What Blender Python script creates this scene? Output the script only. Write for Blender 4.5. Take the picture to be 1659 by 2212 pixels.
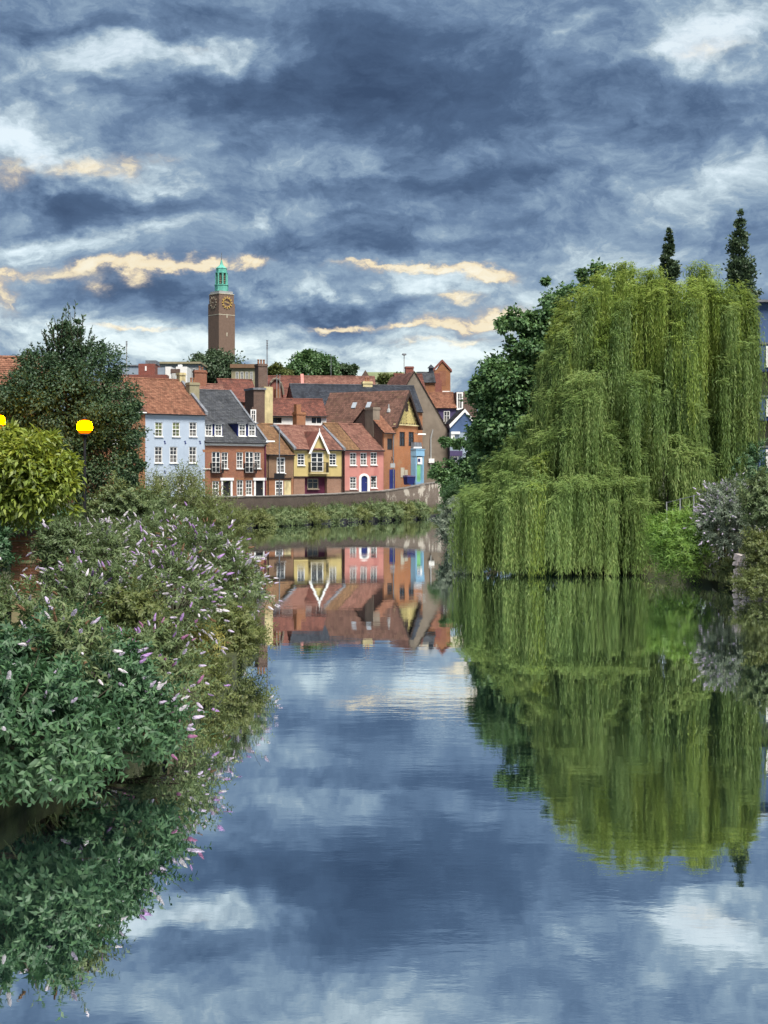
import bpy, math, random
import numpy as np
from mathutils import Vector, Matrix

random.seed(11)
R = np.random.default_rng(11)
sc = bpy.context.scene
C = sc.collection
for o in list(bpy.data.objects):
    bpy.data.objects.remove(o)

# ------------------------------------------------------------------ camera, sky, sun, exposure
F, CX, HY, H = 3318.0, 829.5, 1044.0, 4.0      # focal length and horizon in a 1659 px wide picture, eye height over the water
EXPO = 2.3
cam = bpy.data.cameras.new('camera')
cam.sensor_fit = 'HORIZONTAL'; cam.sensor_width = 36; cam.lens = 72
cam.shift_y = -(1106.0 - HY) / 1659.0
cam.clip_start = 0.1; cam.clip_end = 9000
camo = bpy.data.objects.new('camera', cam); C.objects.link(camo)
camo.location = (0, 0, H); camo.rotation_euler = (math.radians(90), 0, 0)
sc.camera = camo
sc.view_settings.view_transform = 'Standard'
sc.view_settings.look = 'None'
sc.view_settings.gamma = 1.0
sc.view_settings.use_curve_mapping = False
sc.view_settings.exposure = EXPO
sc.render.engine = 'CYCLES'
sc.cycles.max_bounces = 7; sc.cycles.diffuse_bounces = 2; sc.cycles.glossy_bounces = 4
sc.cycles.use_denoising = True
sc.cycles.sample_clamp_indirect = 6

SUN_EL, SUN_AZ = math.radians(60), math.radians(150)   # azimuth clockwise from +Y
sd = Vector((math.sin(SUN_AZ) * math.cos(SUN_EL), math.cos(SUN_AZ) * math.cos(SUN_EL), math.sin(SUN_EL)))
sl = bpy.data.lights.new('sun', 'SUN'); sl.energy = 1.5; sl.angle = math.radians(24); sl.color = (1, 0.94, 0.85)
so = bpy.data.objects.new('sun', sl); C.objects.link(so)
so.rotation_euler = sd.to_track_quat('Z', 'Y').to_euler()


class G:
    """small helper around a node tree"""
    def __init__(s, t):
        s.t = t
    def n(s, typ, inp=None, **kw):
        nd = s.t.nodes.new('ShaderNode' + typ)
        for k, v in kw.items():
            setattr(nd, k, v)
        for k, v in (inp or {}).items():
            s.put(nd.inputs[k], v)
        return nd
    def put(s, sock, v):
        if isinstance(v, bpy.types.NodeSocket):
            s.t.links.new(v, sock)
        else:
            if sock.type == 'RGBA' and len(v) == 3:
                v = (*v, 1)
            sock.default_value = v
    def m(s, op, a, b=0.0, c=0.0, clamp=False):
        nd = s.n('Math', operation=op, use_clamp=clamp)
        for i, v in enumerate((a, b, c)):
            s.put(nd.inputs[i], v)
        return nd.outputs[0]
    def v(s, op, a, b=(0, 0, 0), sc=None):
        nd = s.n('VectorMath', operation=op)
        s.put(nd.inputs[0], a)
        if op != 'NORMALIZE' and op != 'LENGTH':
            s.put(nd.inputs[1], b)
        if sc is not None:
            s.put(nd.inputs['Scale'], sc)
        return nd.outputs['Value'] if op in ('LENGTH', 'DOT_PRODUCT') else nd.outputs[0]
    def mix(s, f, a, b, typ='MIX'):
        nd = s.n('Mix', data_type='RGBA', blend_type=typ)
        s.put(nd.inputs[0], f); s.put(nd.inputs[6], a); s.put(nd.inputs[7], b)
        return nd.outputs[2]
    def noise(s, vec, scale, detail=3, rough=0.5, dist=0.0):
        nd = s.n('TexNoise', inp={'Vector': vec, 'Scale': scale, 'Detail': detail, 'Roughness': rough, 'Distortion': dist})
        return nd
    def ramp(s, f, stops, interp='LINEAR'):
        nd = s.n('ValToRGB', inp={'Fac': f})
        cr = nd.color_ramp; cr.interpolation = interp
        while len(cr.elements) < len(stops):
            cr.elements.new(0.5)
        for e, (p, c) in zip(cr.elements, stops):
            e.position = p; e.color = (*c, 1) if len(c) == 3 else c
        return nd.outputs[0]
    def rng(s, f, a, b, c=0.0, d=1.0, smooth=True):
        nd = s.n('MapRange', inp={0: f, 1: a, 2: b, 3: c, 4: d})
        nd.interpolation_type = 'SMOOTHSTEP' if smooth else 'LINEAR'
        return nd.outputs[0]


def build_sky():
    w = bpy.data.worlds.new('World'); sc.world = w; w.use_nodes = True
    t = w.node_tree; t.nodes.clear(); g = G(t)
    tc = g.n('TexCoord').outputs['Generated']
    d = g.v('NORMALIZE', tc)
    sp = g.n('SeparateXYZ', inp={0: d})
    z = g.m('ADD', g.m('MAXIMUM', sp.outputs[2], 0.0), 0.19)
    px = g.m('DIVIDE', sp.outputs[0], z); py = g.m('DIVIDE', sp.outputs[1], z)
    P = g.n('CombineXYZ', inp={0: px, 1: py, 2: 0.0}).outputs[0]
    # ragged cloud edges: everything below is looked up at a wind-torn direction
    st = g.v('MULTIPLY', d, (1.0, 1.0, 1.7))
    wn = g.noise(st, 8.0, 7, 0.6).outputs['Color']
    wv = g.v('MULTIPLY', g.v('SUBTRACT', wn, (0.5, 0.5, 0.5)), (0.16, 0.0, 0.10))
    wn2 = g.noise(st, 34.0, 5, 0.62).outputs['Color']
    wv2 = g.v('MULTIPLY', g.v('SUBTRACT', wn2, (0.5, 0.5, 0.5)), (0.035, 0.0, 0.022))
    dw = g.v('ADD', g.v('ADD', d, wv), wv2)
    dm = g.v('ADD', g.v('ADD', d, g.v('MULTIPLY', wv, (0.35, 0.0, 0.25))), wv2)
    n1 = g.noise(P, 1.3, 3, 0.5, 0.4).outputs[0]
    n2 = g.noise(g.v('ADD', P, g.v('MULTIPLY', wv, (2.0, 3.0, 0.0))), 3.1, 9, 0.6, 0.4).outputs[0]
    n3 = g.noise(g.v('ADD', st, g.v('MULTIPLY', wv, (0.5, 0.0, 0.5))), 17.0, 9, 0.62, 0.3).outputs[0]
    dens = g.m('ADD', g.m('MULTIPLY', n1, 0.26), g.m('MULTIPLY', n2, 0.30))
    n4 = g.noise(g.v('ADD', st, g.v('MULTIPLY', wv, (0.8, 0.0, 0.8))), 30.0, 8, 0.66, 0.2).outputs[0]
    bil = g.m('MULTIPLY', g.m('ABSOLUTE', g.m('SUBTRACT', n4, 0.5)), 2.0)
    dens = g.m('ADD', dens, g.m('MULTIPLY', n3, 0.58))
    dens = g.m('SUBTRACT', g.m('ADD', dens, 0.0), g.m('MULTIPLY', bil, 0.18))

    def spots(lst, vec):
        tot = None
        for (x, y, rx, ry, a) in lst:
            v0 = Vector(((x - CX) / F, 1.0, (HY - y) / F)).normalized()
            df = g.v('MULTIPLY', g.v('SUBTRACT', vec, tuple(v0)), (F / rx, 3.0, F / ry))
            l2 = g.v('DOT_PRODUCT', df, df)
            e = g.m('MULTIPLY', g.m('EXPONENT', g.m('MULTIPLY', l2, -1.0)), a)
            tot = e if tot is None else g.m('ADD', tot, e)
        return tot
    bright = [(390, 95, 150, 40, .17), (200, 150, 150, 60, .12), (470, 130, 40, 60, .08), (1560, 60, 170, 50, .17), (1450, 110, 90, 40, .10), (200, 360, 190, 45, .17), (40, 290, 70, 90, .12),
              (1420, 480, 160, 45, .07), (1600, 430, 120, 60, .03), (690, 265, 70, 40, .11), (1230, 80, 40, 25, .12), (1200, 150, 130, 50, .07), (1640, 370, 100, 50, .04),
              (300, 510, 500, 30, .08), (500, 480, 60, 30, .08), (830, 765, 1500, 60, .145), (1000, 1044, 4000, 230, .06), (860, 345, 240, 40, .06), (1100, 610, 200, 60, .06),
              (560, 450, 90, 50, .05), (860, 600, 900, 50, .06), (1250, 520, 160, 40, .05), (100, 530, 120, 30, .05)]
    dark = [(930, 170, 430, 85, .20), (650, 130, 260, 110, .12), (900, 40, 500, 40, .05), (900, 395, 480, 36, .14), (1250, 285, 330, 48, .14), (760, 530, 260, 40, .17),
            (330, 430, 260, 42, .13), (720, 660, 250, 24, .17), (330, 640, 260, 20, .10), (130, 40, 190, 26, .13), (310, 225, 170, 45, .08), (390, 190, 60, 40, .06),
            (1100, 500, 260, 24, .08), (1560, 200, 140, 30, .07), (550, 330, 120, 60, .06), (820, 462, 90, 12, .10), (130, 460, 140, 30, .06), (700, 760, 160, 10, .05)]
    warm = [(230, 578, 110, 10, 1.0), (340, 570, 110, 12, 1.05), (315, 600, 26, 22, .8), (410, 575, 90, 7, .9), (530, 566, 45, 14, 1.3), (15, 645, 40, 40, .9), (70, 590, 110, 12, .95), (20, 600, 30, 14, 1.0), (230, 625, 30, 20, .7),
            (930, 583, 130, 9, 1.3), (1010, 590, 60, 16, 1.4), (1075, 598, 40, 12, 1.2), (1040, 690, 90, 28, 1.5), (970, 694, 90, 15, 1.3), (880, 702, 170, 8, 1.2), (960, 641, 55, 10, 1.3), (830, 575, 90, 6, 1.0),
            (200, 362, 110, 22, .75), (40, 375, 45, 28, .7), (330, 345, 60, 16, .5), (1530, 95, 100, 30, .45), (300, 712, 200, 7, .8), (930, 738, 130, 9, .8), (740, 705, 60, 6, .8), (420, 100, 60, 14, .4)]
    dens = g.m('ADD', g.m('SUBTRACT', dens, spots(bright, dw)), spots(dark, dw))
    k = 10.0 / 2 ** EXPO
    cs = lambda *c: tuple(x * k for x in c)
    cloud = g.ramp(g.rng(dens, 0.34, 0.90, 0, 1, False), [
        (0.0, (0.66, 0.73, 0.75)), (0.15, (0.45, 0.55, 0.62)), (0.30, (0.25, 0.355, 0.49)), (0.46, (0.14, 0.22, 0.36)),
        (0.66, (0.075, 0.128, 0.235)), (1.0, (0.042, 0.075, 0.15))])
    cloud = g.v('MULTIPLY', cloud, (k * 1.14, k * 1.12, k * 1.08))
    ws = g.m('MULTIPLY', spots(warm, dm), g.rng(g.m('ADD', g.m('MULTIPLY', n4, 0.6), g.m('MULTIPLY', n3, 0.4)), 0.36, 0.60, 0.05, 1.35, False))
    wfac = g.rng(ws, 0.04, 1.05, 0.0, 0.95)
    wt = g.m('ADD', g.m('MULTIPLY', g.rng(ws, 0.2, 1.35, 0, 1, False), 0.55), g.m('MULTIPLY', g.rng(n4, 0.36, 0.64, 0, 1, False), 0.45))
    wcol = g.v('MULTIPLY', g.ramp(wt, [(0.0, (0.36, 0.38, 0.42)), (0.35, (0.60, 0.53, 0.46)), (0.62, (0.94, 0.80, 0.55)), (1.0, (1.0, 0.93, 0.74))]), (k, k, k))
    cloud = g.mix(wfac, cloud, wcol)
    sky = g.n('TexSky', sky_type='NISHITA', sun_disc=False)
    sky.sun_elevation = SUN_EL; sky.sun_rotation = SUN_AZ; sky.altitude = 20
    # thin cover lets a little of the clear sky through
    thin = g.rng(dens, 0.34, 0.5, 0.10, 0.0)
    col = g.mix(thin, cloud, sky.outputs[0])
    bg = g.n('Background', inp={'Color': col, 'Strength': 0.1})
    out = g.n('OutputWorld', inp={'Surface': bg.outputs[0]})
    w.cycles.sampling_method = 'MANUAL'; w.cycles.sample_map_resolution = 512


build_sky()

# ------------------------------------------------------------------ helpers
def at(px, py, Y):
    return Vector(((px - CX) * Y / F, Y, H - (py - HY) * Y / F))

def zat(py, Y):
    return H - (py - HY) * Y / F

def xat(px, Y):
    return (px - CX) * Y / F


def tag(o, label=None, cat=None, group=None, kind=None):
    if label: o['label'] = label
    if cat: o['category'] = cat
    if group: o['group'] = group
    if kind: o['kind'] = kind
    return o

def empty(name, loc, rz=0.0, label=None, cat=None, group=None):
    o = bpy.data.objects.new(name, None); C.objects.link(o)
    o.location = loc; o.rotation_euler = (0, 0, rz); o.empty_display_size = 0.3
    return tag(o, label, cat, group)


class MB:
    def __init__(s):
        s.v = []; s.f = []; s.mi = []; s.cur = 0
    def quad(s, a, b, c, d):
        i = len(s.v); s.v += [tuple(a), tuple(b), tuple(c), tuple(d)]; s.f.append((i, i + 1, i + 2, i + 3)); s.mi.append(s.cur)
    def poly(s, pts):
        i = len(s.v); s.v += [tuple(p) for p in pts]; s.f.append(tuple(range(i, i + len(pts)))); s.mi.append(s.cur)
    def hexa(s, b, t):
        i = len(s.v); s.v += [tuple(p) for p in b] + [tuple(p) for p in t]
        for f in ((3, 2, 1, 0), (4, 5, 6, 7), (0, 1, 5, 4), (1, 2, 6, 5), (2, 3, 7, 6), (3, 0, 4, 7)):
            s.f.append(tuple(i + k for k in f)); s.mi.append(s.cur)
    def box(s, x0, x1, y0, y1, z0, z1):
        s.hexa([(x0, y0, z0), (x1, y0, z0), (x1, y1, z0), (x0, y1, z0)], [(x0, y0, z1), (x1, y0, z1), (x1, y1, z1), (x0, y1, z1)])
    def prism(s, pts, dv):
        """closed polygon pts swept by dv"""
        n = len(pts); dv = Vector(dv); a = [Vector(p) for p in pts]; b = [p + dv for p in a]
        i = len(s.v); s.v += [tuple(p) for p in a + b]
        s.f.append(tuple(i + k for k in reversed(range(n)))); s.f.append(tuple(i + n + k for k in range(n))); s.mi += [s.cur] * 2
        for k in range(n):
            j = (k + 1) % n
            s.f.append((i + k, i + j, i + n + j, i + n + k)); s.mi.append(s.cur)
    def tube(s, pts, rad, n=8, cap=True):
        pts = [Vector(p) for p in pts]; i0 = len(s.v)
        for k, p in enumerate(pts):
            t = (pts[min(k + 1, len(pts) - 1)] - pts[max(k - 1, 0)]).normalized()
            u = t.orthogonal().normalized() if abs(t.z) < 0.95 else Vector((1, 0, 0))
            u = (u - t * u.dot(t)).normalized(); w = t.cross(u)
            r = rad[k] if isinstance(rad, (list, tuple)) else rad
            for q in range(n):
                a = 2 * math.pi * q / n
                s.v.append(tuple(p + (u * math.cos(a) + w * math.sin(a)) * r))
        for k in range(len(pts) - 1):
            for q in range(n):
                a = i0 + k * n + q; b = i0 + k * n + (q + 1) % n
                s.f.append((a, b, b + n, a + n)); s.mi.append(s.cur)
        if cap:
            s.f.append(tuple(i0 + q for q in reversed(range(n)))); e = i0 + (len(pts) - 1) * n
            s.f.append(tuple(e + q for q in range(n))); s.mi += [s.cur] * 2
    def lathe(s, prof, n=12, c=(0, 0, 0)):
        i0 = len(s.v)
        for (r, z) in prof:
            for q in range(n):
                a = 2 * math.pi * (q + .5) / n
                s.v.append((c[0] + r * math.cos(a), c[1] + r * math.sin(a), c[2] + z))
        for k in range(len(prof) - 1):
            for q in range(n):
                a = i0 + k * n + q; b = i0 + k * n + (q + 1) % n
                s.f.append((a, b, b + n, a + n)); s.mi.append(s.cur)
        s.f.append(tuple(i0 + q for q in reversed(range(n)))); e = i0 + (len(prof) - 1) * n
        s.f.append(tuple(e + q for q in range(n))); s.mi += [s.cur] * 2
    def mesh(s, name, mats):
        me = bpy.data.meshes.new(name); me.from_pydata(s.v, [], s.f)
        for m in (mats if isinstance(mats, (list, tuple)) else [mats]):
            me.materials.append(m)
        if any(s.mi):
            me.polygons.foreach_set('material_index', s.mi)
        me.update()
        return me
    def build(s, name, mats, parent=None, loc=(0, 0, 0), smooth=False):
        me = s.mesh(name, mats)
        if smooth:
            me.polygons.foreach_set('use_smooth', [True] * len(me.polygons))
        return put(name, me, parent, loc)

def put(name, me, parent=None, loc=(0, 0, 0), rot=(0, 0, 0), scale=None):
    o = bpy.data.objects.new(name, me); C.objects.link(o); o.location = loc; o.rotation_euler = rot
    if scale is not None: o.scale = scale
    if parent: o.parent = parent
    return o

def np_mesh(name, verts, quads, mat):
    me = bpy.data.meshes.new(name)
    nv, nf = len(verts), len(quads)
    me.vertices.add(nv); me.vertices.foreach_set('co', np.asarray(verts, np.float32).ravel())
    me.loops.add(nf * 4); me.loops.foreach_set('vertex_index', np.asarray(quads, np.int32).ravel())
    me.polygons.add(nf)
    me.polygons.foreach_set('loop_start', np.arange(0, nf * 4, 4, dtype=np.int32))
    me.update(calc_edges=True)
    for m in (mat if isinstance(mat, (list, tuple)) else [mat]):
        me.materials.append(m)
    return me

def nrm(a):
    return a / np.maximum(np.linalg.norm(a, axis=-1, keepdims=True), 1e-9)

def leaf_mesh(name, P, D, N, L, W, mat, fold=0.22, bend=0.12):
    """one folded rhombic leaf for each row of P, pointing along D"""
    P = np.asarray(P); n = len(P); D = nrm(D); S = nrm(np.cross(D, N)); U = np.cross(S, D)
    L = np.broadcast_to(np.asarray(L, float).reshape(-1, 1), (n, 1)); W = np.broadcast_to(np.asarray(W, float).reshape(-1, 1), (n, 1))
    mid = P + D * L * 0.45
    v = np.empty((n, 4, 3))
    v[:, 0] = P; v[:, 1] = mid + S * W * .5 + U * W * fold; v[:, 2] = P + D * L - U * L * bend; v[:, 3] = mid - S * W * .5 + U * W * fold
    q = np.arange(n * 4).reshape(n, 4)
    return np_mesh(name, v.reshape(-1, 3), q, mat)

# ------------------------------------------------------------------ materials
def newmat(name):
    m = bpy.data.materials.new(name); m.use_nodes = True
    t = m.node_tree; t.nodes.clear(); g = G(t)
    return m, g

def finish(g, shader):
    g.n('OutputMaterial', inp={'Surface': shader})

def sc3(c, k):
    return tuple(min(1.0, x * k) for x in c)

def m_plain(name, col, rough=0.7, var=0.2, scale=2.0, bump=0.0, metal=0.0, stain=None, spec=0.3):
    m, g = newmat(name)
    tc = g.n('TexCoord').outputs['Object']
    n = g.noise(tc, scale, 5, 0.6).outputs[0]
    col_ = g.mix(g.rng(n, 0.3, 0.7), sc3(col, 1 - var), sc3(col, 1 + var))
    if stain:
        s = g.noise(g.v('MULTIPLY', tc, (1.3, 1.3, 0.35)), scale * 0.6, 6, 0.65).outputs[0]
        col_ = g.mix(g.rng(s, 0.5, 0.72, 0, 0.75), col_, stain)
    inp = {'Base Color': col_, 'Roughness': rough, 'Metallic': metal, 'Specular IOR Level': spec}
    if bump:
        b = g.n('Bump', inp={'Strength': bump, 'Distance': 0.05, 'Height': g.noise(tc, scale * 5, 4, 0.6).outputs[0]})
        inp['Normal'] = b.outputs[0]
    finish(g, g.n('BsdfPrincipled', inp=inp).outputs[0])
    return m

def m_brick(name, c1, c2, mortar=(0.3, 0.26, 0.22), patch=None, bw=0.225, bh=0.075):
    m, g = newmat(name)
    tc = g.n('TexCoord').outputs['Object']
    s = g.n('SeparateXYZ', inp={0: tc})
    p = g.n('CombineXYZ', inp={0: g.m('ADD', s.outputs[0], s.outputs[1]), 1: s.outputs[2], 2: 0.0}).outputs[0]
    b = g.n('TexBrick', inp={'Vector': p, 'Color1': c1, 'Color2': c2, 'Mortar': mortar, 'Scale': 1.0, 'Mortar Size': 0.006, 'Brick Width': bw, 'Row Height': bh})
    n = g.noise(tc, 0.9, 6, 0.65).outputs[0]
    col = g.mix(g.rng(n, 0.3, 0.75, 0.0, 0.55), b.outputs[0], sc3(c1, 0.55))
    n2 = g.noise(tc, 5.0, 4, 0.6).outputs[0]
    col = g.mix(g.rng(n2, 0.35, 0.7, 0.0, 0.4), col, sc3(c2, 1.35))
    if patch:
        n3 = g.noise(g.v('ADD', tc, (7.3, 1.1, 2.2)), 0.55, 5, 0.6).outputs[0]
        col = g.mix(g.rng(n3, 0.52, 0.6, 0.0, 0.85), col, patch)
    bp = g.n('Bump', inp={'Strength': 0.5, 'Distance': 0.02, 'Height': g.m('SUBTRACT', g.m('MULTIPLY', n2, 0.6), b.outputs['Fac'])})
    finish(g, g.n('BsdfPrincipled', inp={'Base Color': col, 'Roughness': 0.85, 'Specular IOR Level': 0.2, 'Normal': bp.outputs[0]}).outputs[0])
    return m

def m_tile(name, c1, c2, c3, rough=0.8, lichen=None):
    """roof tiles: each tile its own tint, streaks of moss and weather over them"""
    m, g = newmat(name)
    tc = g.n('TexCoord').outputs['Object']
    r = g.n('NewGeometry').outputs['Random Per Island']
    col = g.ramp(r, [(0.0, c1), (0.5, c2), (1.0, c3)])
    n = g.noise(g.v('MULTIPLY', tc, (1.4, .7, .7)), 0.8, 6, 0.68).outputs[0]
    col = g.mix(g.rng(n, 0.45, 0.7, 0.0, 0.75), col, sc3(c1, 0.45))
    if lichen:
        n2 = g.noise(g.v('ADD', tc, (3, 5, 9)), 1.6, 6, 0.7).outputs[0]
        col = g.mix(g.rng(n2, 0.55, 0.7, 0.0, 0.7), col, lichen)
    finish(g, g.n('BsdfPrincipled', inp={'Base Color': col, 'Roughness': rough, 'Specular IOR Level': 0.25}).outputs[0])
    return m

def m_leaf(name, c1, c2, c3, trans=0.3, gloss=0.03, rough=0.6, nscale=0.6):
    m, g = newmat(name)
    r = g.n('NewGeometry').outputs['Random Per Island']
    tc = g.n('TexCoord').outputs['Object']
    n = g.noise(tc, nscale, 3, 0.6).outputs[0]
    f = g.m('ADD', g.m('MULTIPLY', r, 0.6), g.m('MULTIPLY', g.rng(n, 0.3, 0.7), 0.4))
    col = g.ramp(f, [(0.0, c1), (0.5, c2), (1.0, c3)])
    df = g.n('BsdfDiffuse', inp={'Color': col})
    tr = g.n('BsdfTranslucent', inp={'Color': g.mix(0.6, col, sc3(c3, 1.25))})
    mx = g.n('MixShader', inp={0: trans, 1: df.outputs[0], 2: tr.outputs[0]})
    gl = g.n('BsdfGlossy', inp={'Color': (1, 1, 1), 'Roughness': rough})
    mx2 = g.n('MixShader', inp={0: gloss, 1: mx.outputs[0], 2: gl.outputs[0]})
    finish(g, mx2.outputs[0])
    return m

def m_glass(name, col=(0.03, 0.035, 0.04), rough=0.08, curtain=None):
    m, g = newmat(name)
    c = col
    if curtain:
        tc = g.n('TexCoord').outputs['Object']
        n = g.noise(g.v('MULTIPLY', tc, (2.2, 1, 0.9)), 1.5, 2, 0.5).outputs[0]
        c = g.mix(g.rng(n, 0.45, 0.6, 0, 0.8), col, curtain)
    finish(g, g.n('BsdfPrincipled', inp={'Base Color': c, 'Roughness': rough, 'Specular IOR Level': 0.7}).outputs[0])
    return m

def m_water():
    m, g = newmat('river_water')
    tc = g.n('TexCoord').outputs['Object']
    big = g.noise(g.v('MULTIPLY', tc, (0.35, 0.12, 1)), 0.45, 3, 0.55).outputs[0]
    amp = g.rng(big, 0.44, 0.66, 0.25, 2.0)
    r1 = g.noise(g.v('MULTIPLY', tc, (0.55, 1.0, 1)), 2.6, 4, 0.55).outputs[0]
    r2 = g.noise(g.v('MULTIPLY', tc, (0.25, 0.6, 1)), 0.9, 2, 0.5).outputs[0]
    h = g.m('ADD', g.m('MULTIPLY', g.m('MULTIPLY', r1, amp), 0.6), g.m('MULTIPLY', r2, 0.7))
    bp = g.n('Bump', inp={'Strength': 1.0, 'Distance': 0.0024, 'Height': h})
    fr = g.n('Fresnel', inp={'IOR': 1.33, 'Normal': bp.outputs[0]}).outputs[0]
    fac = g.m('ADD', 0.86, g.m('MULTIPLY', fr, 0.14), clamp=True)
    df = g.n('BsdfDiffuse', inp={'Color': (0.010, 0.026, 0.028)})
    gl = g.n('BsdfGlossy', inp={'Color': (0.93, 0.96, 0.97), 'Roughness': 0.012, 'Normal': bp.outputs[0]})
    finish(g, g.n('MixShader', inp={0: fac, 1: df.outputs[0], 2: gl.outputs[0]}).outputs[0])
    return m

def m_emit(name, col, s):
    m, g = newmat(name)
    finish(g, g.n('Emission', inp={'Color': col, 'Strength': s}).outputs[0])
    return m

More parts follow.
